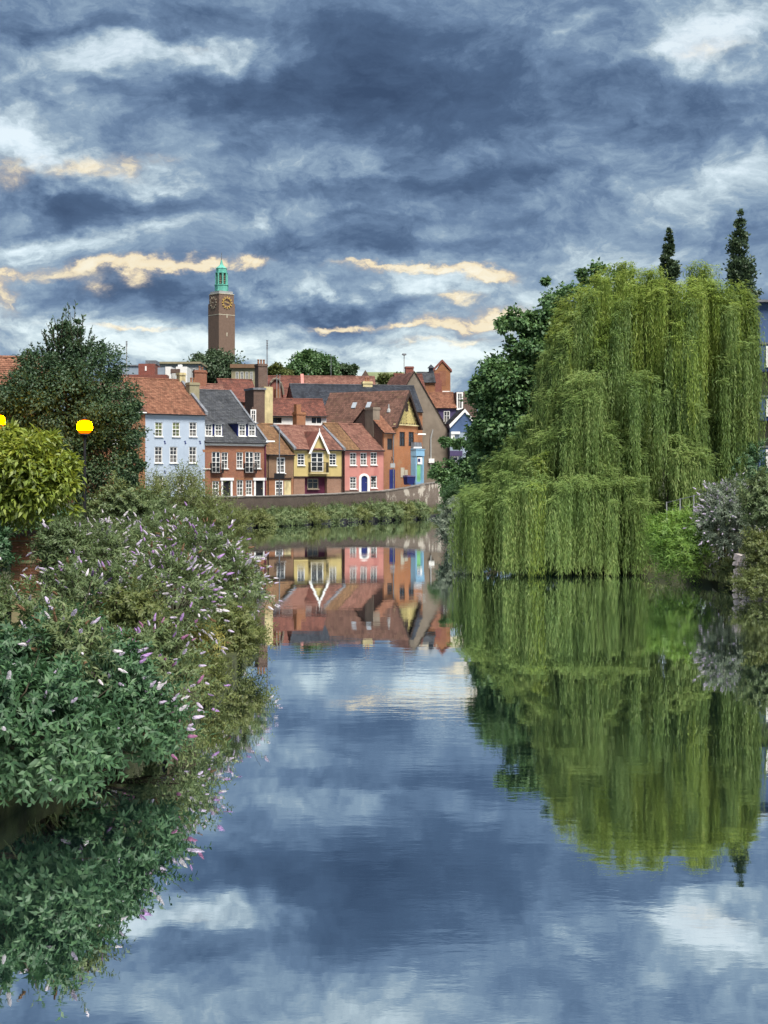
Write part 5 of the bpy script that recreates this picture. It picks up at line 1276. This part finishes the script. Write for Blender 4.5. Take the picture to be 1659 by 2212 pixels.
def shrub(name, label, px, py, Y, rx, rz, nsh, L, W, mat, cat='shrub', group=None, flowers=(), nfl=0, shoot=.45, pairs=8, ry=None, ground=None, droop=.35, fscale=1.0, upb=.35, zmin=.06, leaflift=.2):
    p = at(px, py, Y); ry = ry or rx; g = ground if ground is not None else max(.35, float(ground_z(np.array([p.x]), np.array([p.y]))[0]))
    o = np.array([p.x, p.y, min(g, p.z - .1)]); sdv = float(river_sd(o[:1], o[1:2])[0])
    if sdv < .45: o[0] += (sdv - .45) if px < 600 else (.45 - sdv)      # rooted on the bank, leaning out over the water
    root = empty(name, o, 0, label, cat, group)
    d = unit(nsh); d[:, 2] = d[:, 2] * .95 + .12; d[:, 1] -= .12; d = nrm(d)
    rad = .42 + .42 * R.random(nsh) ** .6
    lump = 1 + .32 * np.sin(d[:, 0] * 5 + px) * np.cos(d[:, 2] * 4 + py) + R.normal(0, .09, nsh)
    B = np.array([p.x, p.y, p.z]) + d * np.array([rx, ry, rz]) * (rad * lump)[:, None]
    SD = nrm(d * .8 + R.normal(0, .35, d.shape) + np.array([0, 0, upb])); SL = shoot * R.uniform(.6, 1.4, nsh) * np.where(R.random(nsh) < .08, 1.9, 1.0)
    s = (np.arange(pairs) + .6) / pairs
    base = B[:, None] + SD[:, None] * (SL[:, None] * s[None])[..., None]
    base[..., 2] -= (droop * SL[:, None] * s[None] ** 2)
    tdir = SD[:, None] + np.array([0, 0, -1.0]) * (2 * droop * s[None, :, None]); tdir = nrm(tdir)
    ref = unit(nsh)[:, None]; a = nrm(np.cross(np.broadcast_to(tdir, base.shape), np.broadcast_to(ref, base.shape))); b_ = np.cross(np.broadcast_to(tdir, base.shape), a)
    alt = (np.arange(pairs) % 2)[None, :, None]
    sd_ = np.where(alt == 0, a, b_)
    P = np.concatenate([base.reshape(-1, 3)] * 2); n2 = len(P)
    D = np.concatenate([(sd_ * .8 + tdir * .55).reshape(-1, 3), (-sd_ * .8 + tdir * .55).reshape(-1, 3)]) + R.normal(0, .18, (n2, 3)) + np.array([0, 0, -.12])
    N = np.concatenate([(tdir + np.array([0, 0, .6])).reshape(-1, 3)] * 2) + R.normal(0, .25, (n2, 3)) + np.array([0, -.15, leaflift])
    taper = np.concatenate([np.broadcast_to(1.1 - .5 * s[None], (nsh, pairs)).ravel()] * 2)
    k = P[:, 2] > zmin; P, D, N, taper = P[k], D[k], N[k], taper[k]
    ob = put('foliage', leaf_mesh('foliage', P - o, D, N, L * taper * R.uniform(.75, 1.25, len(P)), W * taper * R.uniform(.75, 1.25, len(P)), M[mat]), root); ob['kind'] = 'stuff'
    mb = MB()
    for i in R.choice(nsh, min(16, nsh), replace=False):
        e = Vector(B[i] - o); q = Vector((random.uniform(-.3, .3) * rx, random.uniform(-.4, .4) * rx, 0)); md = q.lerp(e, .55) + Vector((0, 0, .12 * rz)); mb.tube([tuple(q), tuple(md), tuple(e), tuple(e + Vector(SD[i]) * SL[i] * .8)], [.022, .016, .010, .004], 4)
    st = mb.build('stem', M['twig'], root); st['kind'] = 'stuff'
    if nfl:
        tip = base[:, -1] ; sc_ = (d[:, 1] < .35) & (tip[:, 2] > .3); cand = np.nonzero(sc_)[0]
        pick = R.choice(cand, min(int(nfl * 2.4), len(cand)), replace=False)
        for i in pick:
            m_ = random.choice(flowers); v = Vector(tdir[i, -1] * .6 + SD[i] * .6 + np.array([0, 0, .1]))
            f = put('flower_spike', random.choice(SPK[m_]), root, Vector(tip[i] - o), v.to_track_quat('Z', 'Y').to_euler(), [fscale * random.uniform(.42, .78)] * 3)
    return root

GB = 'buddleias on the left bank'
FL = ('lilac', 'whitefl', 'lilac', 'mauve', 'spent')
# deep green bushes nearest to the camera
shrub('leafy_bush', 'deep green bush overhanging the water at the lower left corner', 55, 1585, 18.2, .95, .86, 520, .15, .055, 'l_bud2', nfl=9, flowers=('lilac', 'whitefl'), shoot=.42, pairs=8, ground=.3, zmin=.38)
shrub('leafy_bush', 'deep green bush beside the dark timber fender, dropping pink spikes over the water', 262, 1565, 20.6, .74, .80, 400, .14, .05, 'l_bud2', nfl=16, flowers=('lilac', 'magenta', 'whitefl'), shoot=.40, pairs=8, ground=.3, zmin=.36)
shrub('leafy_bush', 'deep green bush filling the bank above the lower left corner bush', 150, 1450, 20.6, .95, .65, 360, .14, .05, 'l_bud2', nfl=14, flowers=FL, shoot=.42, pairs=8)
shrub('buddleia', 'lilac buddleia at the left edge just below the brick gate pier', 40, 1372, 23.0, .95, .66, 300, .15, .042, 'l_bud', 'shrub', GB, FL, 30)
shrub('buddleia', 'buddleia with mauve spikes leaning out over the timber fender', 335, 1450, 24.5, .72, .72, 280, .13, .038, 'l_bud', 'shrub', GB, ('lilac', 'magenta', 'mauve'), 26, ground=.4)
shrub('buddleia', 'pale flowered buddleia in the middle of the bank above the deep green bushes', 215, 1300, 26.5, .95, .7, 320, .14, .038, 'l_bud', 'shrub', GB, FL, 40)
shrub('buddleia', 'buddleia thick with mauve and white spikes at the bulge of the bank', 360, 1285, 29.5, 1.05, .9, 380, .13, .034, 'l_bud', 'shrub', GB, ('lilac', 'whitefl', 'mauve', 'spent', 'lilac'), 95)
shrub('buddleia', 'white flecked buddleia right of the brick gate pier', 205, 1205, 32.5, 1.05, .65, 320, .14, .036, 'l_bud', 'shrub', GB, ('whitefl', 'lilac', 'whitefl'), 45)
shrub('buddleia', 'white flecked buddleia crowding the far top of the bank', 440, 1205, 37.0, 1.2, .85, 380, .13, .034, 'l_bud', 'shrub', GB, ('whitefl', 'lilac', 'mauve', 'spent'), 85)
shrub('buddleia', 'buddleia at the right tip of the bank, spikes seen against the river', 508, 1275, 36.0, .75, .75, 260, .13, .034, 'l_bud', 'shrub', GB, ('whitefl', 'lilac'), 36)
shrub('buddleia', 'low buddleia behind the bulge, below the dark leafy tree', 320, 1165, 41.0, 1.3, .6, 300, .14, .036, 'l_bud', 'shrub', GB, ('whitefl', 'lilac', 'lilac'), 36)
shrub('green_shrub', 'plain green shrub trailing into the river at the right end of the bank', 500, 1370, 33.5, .62, .55, 300, .13, .04, 'l_olive', shoot=.4, ground=.4)
shrub('green_shrub', 'small olive shrub at the waterline beyond the timber fender', 425, 1480, 28.0, .5, .48, 220, .12, .036, 'l_olive', ground=.35)
shrub('yellow_shrub', 'patch of yellowing leaves halfway along the bank edge', 425, 1400, 30.5, .36, .48, 120, .11, .05, 'l_yellow', ground=.4, shoot=.3)
shrub('feathery_shrub', 'tall feathery grey green shrub in front of the pale blue house', 368, 1100, 60, 2.0, 1.3, 700, .22, .04, 'l_olive', shoot=.9, pairs=9, upb=.8, droop=.15)
shrub('feathery_shrub', 'pale feathery shrub at the far end of the left bank', 478, 1150, 58, 1.0, .95, 320, .2, .038, 'l_olive', shoot=.6, pairs=9, upb=.6, nfl=8, flowers=('whitefl', 'lilac'))
shrub('green_shrub', 'dark green shrub between lamp post and feathery shrub', 270, 1105, 44, .9, .75, 360, .15, .06, 'l_bud', shoot=.45)
shrub('green_shrub', 'rough green shrub under the lime green tree at the left edge', 125, 1172, 33.5, .8, .5, 240, .15, .05, 'l_bud')
shrub('green_shrub', 'shaggy green shrub below the feathery shrub in the middle of the far bank', 325, 1125, 50, 1.3, .7, 380, .17, .05, 'l_bud', shoot=.5)

# lime green small tree beside the lamps
tree('lime_tree', 'small lime green tree with glossy pointed leaves left of the lit lamp', 31,
     [(40, 1010, 75, 60), (110, 1040, 50, 62), (0, 1060, 75, 66), (70, 1070, 70, 58), (60, 975, 56, 36), (-40, 1000, 70, 60), (148, 1005, 20, 30), (20, 942, 34, 18), (100, 955, 26, 18), (140, 1105, 26, 18)],
     (-8.6, 31.8), 9500, .17, .058, M['l_lime'], ncl=34, rc=.34, up=.9, droop=.45, trunk_r=.09, inner=.55)

shrub('green_shrub', 'rough green shrub left of the brick gate pier', -30, 1195, 30.3, .40, .5, 200, .14, .05, 'l_bud2', shoot=.35)
shrub('green_shrub', 'rough pale green shrub at the right side of the brick gate pier', 132, 1178, 30.0, .36, .38, 200, .13, .04, 'l_bud', shoot=.35, nfl=6, flowers=('whitefl', 'lilac'))
shrub('green_shrub', 'dark green shrub behind the brick gate pier, below the lime tree', 45, 1140, 34.0, 1.0, .55, 300, .15, .055, 'l_bud2', shoot=.4)
shrub('buddleia', 'small grey green buddleia breaking through the deep green bushes', 150, 1395, 19.6, .42, .4, 150, .11, .03, 'l_bud', 'shrub', GB, ('lilac', 'spent', 'whitefl'), 12, shoot=.35)
shrub('green_shrub', 'fresh light green shrub halfway up the bank between two buddleias', 285, 1340, 25.6, .45, .42, 200, .12, .045, 'l_olive', shoot=.35)
shrub('buddleia', 'straggly buddleia with browned heads low over the water below the fender', 345, 1600, 21.8, .36, .42, 150, .11, .03, 'l_bud', 'shrub', GB, ('magenta', 'spent', 'lilac'), 14, shoot=.4, ground=.2)

# right bank shrubs
shrub('vivid_bush', 'vivid green bush beside the willow at the water edge', 1466, 1170, 61, 1.1, 1.2, 680, .24, .045, 'l_vivid', shoot=.6, pairs=9, ground=.3, droop=.5)
shrub('silver_buddleia', 'silvery buddleia with pale flower heads right of the vivid green bush', 1570, 1120, 60.5, 1.25, 1.6, 640, .18, .05, 'l_grey', nfl=110, flowers=('whitefl', 'lilac', 'lilac'), shoot=.55, fscale=1.25, ground=.5)
shrub('olive_bush', 'mid green bush at the right edge above the rubble wall', 1652, 1085, 57, .95, 1.1, 380, .17, .06, 'l_bud', ground=.9, shoot=.5)
shrub('olive_bush', 'yellowish bush growing over the rubble wall at the right edge', 1648, 1200, 54, .55, .8, 300, .16, .055, 'l_olive', ground=.4)
shrub('small_bush', 'low bush hiding the foot of the rubble wall at the right edge', 1640, 1262, 52.5, .7, .42, 240, .14, .05, 'l_olive', ground=.2)
shrub('small_bush', 'small olive bush beside the pale stone block', 1585, 1238, 59, .4, .45, 160, .14, .05, 'l_olive', ground=.2)
shrub('grey_bush', 'grey green bush below the sycamore where the river bends', 982, 1140, 88, .75, 1.5, 420, .22, .07, 'l_grey', ground=.2, shoot=.6)
shrub('grey_bush', 'darker bush at the water edge left of the willow curtain', 1000, 1100, 96, 1.3, 1.7, 460, .24, .09, 'l_syc', ground=.2, shoot=.6)
shrub('dark_bush', 'dark bush in the shade under the willow between curtain and vivid bush', 1400, 1150, 74, 1.6, 1.8, 420, .24, .09, 'l_bud2', ground=.3, shoot=.6)
shrub('dark_bush', 'dark low bush hidden behind the lower willow skirt at the waterline', 1215, 1165, 74.5, 3.4, 1.5, 620, .26, .1, 'l_bud2', ground=.2, shoot=.6)
shrub('dark_bush', 'dark bush behind the railing under the right side of the willow', 1560, 1030, 72, 2.2, 1.7, 520, .24, .09, 'l_bud2', ground=.5, shoot=.6)
shrub('leafy_bush', 'deep green bush at the left edge behind the lower left corner bush', 10, 1480, 19.5, .8, .8, 300, .15, .055, 'l_bud2', shoot=.42, pairs=8, nfl=6, flowers=FL)
# quay shrubs
i = 0
QL = [(562, 1127, 140.5, 1.2), (590, 1124, 143.5, 1.3), (625, 1122, 147, 1.7), (664, 1118, 151, 1.9), (700, 1117, 155, 1.6), (735, 1112, 158.5, 1.9), (768, 1114, 161, 1.5), (800, 1107, 164, 2.0), (838, 1108, 167.5, 1.9), (868, 1107, 170, 1.6), (900, 1104, 173, 1.4)]
for k, (px, py, Y, r) in enumerate(QL):
    kinds = ('grassy green shrub', 'bushy green shrub', 'rounded green shrub')
    where = ('left end of the quay', 'second from the left on the quay', 'third from the left on the quay', 'below the brown cottage', 'below the left half of the yellow house', 'below the right half of the yellow house', 'just left below the pink house', 'below the pink house', 'right below the pink house', 'below the narrow orange house', 'right end of the quay row')[k]
    shrub('quay_shrub', kinds[k % 3] + ' under the river wall, ' + where, px, py, Y, r, .85 if k < 7 else 1.05, 240, .34, .10, ('l_olive', 'l_bud', 'l_bud')[k % 3], group='shrubs under the river wall', shoot=.7, pairs=6, ground=.55)

# grass: quay bank, left bank edge, right bank edge
def grass(name, label, pts, n, L, W, mat, spread):
    pts = [np.array(p, float) for p in pts]; seg = np.array([np.linalg.norm(b - a) for a, b in zip(pts[:-1], pts[1:])]); k = R.choice(len(seg), n, p=seg / seg.sum()); t = R.random(n)[:, None]
    A = np.array(pts)[k]; B = np.array(pts)[k + 1]; e = nrm(B - A); nr = np.stack([-e[:, 1], e[:, 0]], 1)
    p = A * (1 - t) + B * t + nr * (R.random(n)[:, None] * (spread[1] - spread[0]) + spread[0])
    z = np.maximum(ground_z(p[:, 0], p[:, 1]), .25) - .05
    P = np.stack([p[:, 0], p[:, 1], z], 1); D = np.stack([R.normal(0, .42, n), R.normal(-.05, .42, n), np.ones(n)], 1)
    clump = .55 + .75 * np.abs(np.sin(p[:, 0] * 1.7) * np.cos(p[:, 1] * .9))
    N = unit(n); o = put(name, leaf_mesh(name, P, D, N, L * clump * R.uniform(.6, 1.3, n), W, M[mat], bend=.3)); tag(o, label, 'grass', kind='stuff'); return o
grass('grass', 'rough grass and weeds along the quay below the river wall', [(-16, 126), (-12.6, 138.5), (-8.0, 148.6), (0, 165.6), (6.4, 177.6), (12, 189)], 20000, .75, .09, 'l_grass', (-.1, 9.0))
grass('grass', 'grass and weeds edging the left bank at the waterline', [(-5.1, 14), (-4.5, 19), (-3.35, 25), (-3.2, 38), (-4.4, 52), (-7.4, 84), (-11, 120)], 16000, .36, .022, 'l_grass', (-.05, 1.6))
grass('grass', 'grass fringe along the right bank below the shrubs', [(14.9, 40), (13.6, 52), (12.3, 62), (9.4, 70), (6.6, 80), (5.4, 92), (6.5, 112)][::-1], 9000, .5, .04, 'l_grass', (.05, 1.8))

# ------------------------------------------------------------------ small things on the banks
def lamp(px, py, Y, label):
    p = at(px, py, Y); gz_ = float(ground_z(np.array([p.x]), np.array([p.y]))[0]); o = empty('street_lamp', (p.x, p.y, gz_ - .1), 0, label, 'street lamp', 'lit lamps on the left bank'); z = p.z - gz_ + .1
    mb = MB(); mb.lathe([(.12, 0), (.12, .5), (.06, .6), (.045, .7), (.038, z - .34), (.07, z - .30), (.05, z - .27)], 10); mb.build('post', M['black'], o, smooth=False)
    mb = MB(); mb.lathe([(.205, z - .10), (.218, z - .01), (.20, z + .08), (.165, z + .135)], 18); g_ = mb.build('globe', M['lampglow'], o, smooth=True)
    mb = MB(); mb.lathe([(.12, z - .20), (.165, z - .17), (.20, z - .105)], 18); mb.build('globe_base', M['lampamber'], g_, smooth=True)
    mb = MB(); mb.lathe([(.162, z + .138), (.11, z + .175), (.03, z + .195)], 18); mb.build('globe_top', M['lampamber'], g_, smooth=True)
    mb = MB(); mb.lathe([(.11, z - .27), (.14, z - .24), (.125, z - .205)], 12); mb.build('collar', M['black'], o)
    mb = MB(); mb.lathe([(.05, z + .20), (.06, z + .22), (.01, z + .27)], 10); mb.build('cap', M['black'], o)
lamp(183, 921, 43.4, 'lit orange street lamp on a thin dark post in front of the dark leafy tree')
lamp(-6, 909, 43.6, 'lit orange street lamp cut by the left edge above the lime green tree')

# unlit quayside lamp column with black sign
Y = 163.0; p = at(603.5, 1073, Y); o = empty('lamp_column', p, 0, 'slim grey lamp column with a black box standing before the brown cottage', 'street lamp')
hh = zat(925, Y) - p.z
mb = MB(); mb.tube([(0, 0, -.5), (0, 0, 1.2), (0, 0, hh)], [.09, .07, .045], 8); mb.build('post', M['lead'], o)
zq = zat(1035, Y) - p.z; mb = MB(); mb.box(-.55, .55, -.12, .12, zq, zq + .62); mb.build('sign_box', M['black'], o)
mb = MB(); mb.tube([(0, 0, hh), (-.1, 0, hh + .2), (-.5, 0, hh + .25)], .035, 6); mb.build('arm', M['lead'], o)
mb = MB(); mb.box(-1.0, -.45, -.1, .1, hh + .2, hh + .3); mb.build('lamp_head', M['lead'], o)
for (px, py, Y, lab) in ((584, 953.5, 172.5, 'white street light on a bracket at the right end of the brick terrace'), (911, 938, 187.5, 'white street light on the plum brick wall right of the chevron gable'), (902, 967, 184.5, 'white lamp above the pale blue shop entrance')):
    o = empty('wall_lamp', at(px, py, Y), 0, lab, 'wall lamp', 'white wall lamps along the quay')
    mb = MB(); mb.hexa([(-.5, -.14, -.07), (.5, -.14, -.05), (.5, .14, -.05), (-.5, .14, -.07)], [(-.42, -.1, .1), (.5, -.1, .08), (.5, .1, .08), (-.42, .1, .1)]); mb.build('lamp_head', M['white'], o)
    mb = MB(); mb.tube([(-.4, 0, .02), (-.7, .3, .1), (-.8, 1.0, .1)], .04, 6); mb.build('bracket', M['lead'], o)

# brick gate pier in the bushes, bricks one by one
Y = 31.0; pc = at(50, 1160, Y); gp = empty('gate_pier', (pc.x, pc.y + .2, .9), math.radians(-14), 'brick gate pier with an orange tile cap among the bushes at the left edge', 'pier')
zt = zat(1168, Y) - .9; bw, bh = .215, .068
mb = MB(); mb.box(-.205, .205, -.205, .205, 0, zt - .01); mb.build('core', M['cream'], gp)
ba = MB(); ba.box(-.102, .102, -.05, .05, -.03, .03); bms = [ba.mesh('brick', M[m_]) for m_ in ('brick', 'brickorange', 'brickbrown', 'cream')]
for r in range(int(zt / .074)):
    zc = .037 + r * .074
    if zc < zt - 1.05: continue
    off = .107 if r % 2 else 0
    for face in range(2):
        for k in range(2):
            x = -.108 + k * .215 + (0.0)
            m_ = bms[int(R.choice(4, p=[.35, .3, .2, .15]))]
            loc = (x, -.17 + random.uniform(-.006, .004), zc) if face == 0 else (.17 + random.uniform(-.004, .006), x, zc)
            put('brick', m_, gp, loc, (0, 0, 0 if face == 0 else math.pi / 2))
mb = MB(); mb.hexa([(-.25, -.25, zt), (.25, -.25, zt), (.25, .25, zt), (-.25, .25, zt)], [(-.25, -.25, zt + .06), (.25, -.25, zt + .06), (.25, .25, zt + .06), (-.25, .25, zt + .06)]); cp = mb.build('cap', M['brickorange'], gp)
mb = MB(); mb.prism([(-.24, -.24, zt + .062), (.24, -.24, zt + .062), (.24, .24, zt + .17), (-.24, .24, zt + .17)], (0, 0, .03)); mb.build('cap_tile', M['pantile'], cp)
mb = MB(); mb.box(.42, .46, -.02, .02, .2, zt - .2); mb.box(.5, .53, -.02, .02, .2, zt - .25); mb.box(.3, .53, -.015, .015, zt - .5, zt - .46); mb.build('gate_post', M['black'], gp)

# timber fender at the near bank
fo = empty('timber_fender', (-3.22, 24.4, 0), math.radians(82), 'dark slatted timber fender at the waterline between the bushes', 'fender')
sm = MB(); sm.box(-.022, .022, -.03, .03, -.4, .72); smm = sm.mesh('slat', M['timber'])
for k in range(14): put('slat', smm, fo, (-.7 + k * .11, 0, random.uniform(-.04, .04)), (random.uniform(-.02, .02), random.uniform(-.02, .02), 0))
mb = MB(); mb.box(-.8, .85, .032, .1, .5, .6); mb.box(-.8, .85, .032, .1, .1, .2); mb.build('rail', M['piling'], fo)
mb = MB(); mb.box(-.8, .85, .11, .16, -.4, .66); mb.build('backing', M['piling'], fo)

# right bank: rubble wall, stone block, railing, blue flats
rw2 = empty('rubble_wall', (12.75, 56.2, 0), math.radians(-52), 'pale rubble stone wall at the right edge above the water', 'wall')
mb = MB(); mb.box(0, 4.2, .16, .6, -.6, 1.3); mb.build('core', M['greyrender'], rw2)
def stone_mesh(seed):
    rr = random.Random(seed); mb = MB(); mb.box(-.5, .5, -.5, .5, -.5, .5); mb.v = [(x * rr.uniform(.72, 1.05), y * rr.uniform(.7, 1.1), z * rr.uniform(.7, 1.05)) for x, y, z in mb.v]; return mb.mesh('stone', M['flint'])
sms = [stone_mesh(i) for i in range(7)]; z = .02
while z < 1.25:
    hh = R.uniform(.16, .26); x = R.uniform(0, .1)
    while x < 4.1:
        w = R.uniform(.2, .42); put('stone', sms[int(R.integers(7))], rw2, (x + w / 2, .1 + R.normal(0, .02), z + hh / 2 + R.normal(0, .02)), (R.normal(0, .12), R.normal(0, .16), R.normal(0, .12)), (w * 1.0, .26, hh * R.uniform(.85, 1.1))); x += w + .015
    z += hh + .012
sb = empty('stone_block', at(1556, 1252, 61.5), math.radians(12), 'pale square stone block at the water edge right of the vivid green bush', 'stone')
mb = MB(); mb.box(-.25, .25, -.22, .22, -.4, .55); mb.build('shaft', M['stone'], sb)
mb = MB(); mb.hexa([(-.3, -.27, .555), (.3, -.27, .555), (.3, .27, .555), (-.3, .27, .555)], [(-.27, -.24, .70), (.27, -.24, .70), (.24, .22, .74), (-.24, .22, .74)]); mb.build('cap', M['stone'], sb)
p0 = at(1440, 1109, 66.5); p1 = at(1590, 1072, 64.0)
rl = empty('riverside_railing', p0, 0, 'thin pale metal railing on the right bank behind the vivid bush', 'railing'); d = p1 - p0; pm_ = MB(); pm_.tube([(0, 0, -1.2), (0, 0, .5)], .03, 6); pmm = pm_.mesh('post', M['concrete'])
for k in range(6): put('post', pmm, rl, d * (k / 5))
for zz in (.1, .46):
    mb = MB(); mb.tube([(0, 0, zz), tuple(d + Vector((0, 0, zz)))], .016, 6); mb.build('rail', M['lead'], rl)

Y = 82.0; x0 = xat(1642, Y)
fl = empty('blue_flats', (x0, Y, 1.0), 0, 'pale brick flats with projecting blue panelled bays at the right edge', 'building')
Zf = lambda py, y=Y: zat(py, y) - 1.0
mb = MB(); mb.box(0, 14, 0, 14, 0, Zf(745)); mb.build('wall', M['palebrick'], fl)
mb = MB(); mb.box(.05, 14, .3, 13.7, Zf(745), Zf(652)); mb.build('attic', M['bluepanel'], fl)
mb = MB(); mb.box(-.15, 14.3, 0, 14.2, Zf(652), Zf(647)); mb.build('roof', M['lead'], fl)
for (ya, yb) in ((744, 798), (858, 904), (967, 1017)):
    z0, z1 = Zf(yb, 81), Zf(ya, 81); mb = MB(); mb.box(-.32, 3.2, -1.1, -.002, z0, z1); b = mb.build('bay', M['bluepanel'], fl)
    mb = MB(); mb.box(-.38, 3.26, -1.16, .0, z0 - .12, z0); mb.build('bay_base', M['navy'], b)
    mb = MB(); mb.box(-.38, 3.26, -1.16, .0, z1, z1 + .1); mb.build('bay_top', M['lead'], b)
    for k in range(3):
        a, p_, s_ = window_meshes(.95, z1 - z0 - .2, 'cross', .09, 'white', 'glass'); zz = (z0 + z1) / 2
        mb = MB(); put('bay_window', a, b, (.5 + k * 1.0, -1.175, zz)); put('bay_pane', p_, b, (.5 + k * 1.0, -1.175, zz))

print('objects', len(bpy.data.objects), 'tris', sum(len(o.data.polygons) * 2 for o in bpy.data.objects if o.type == 'MESH'))
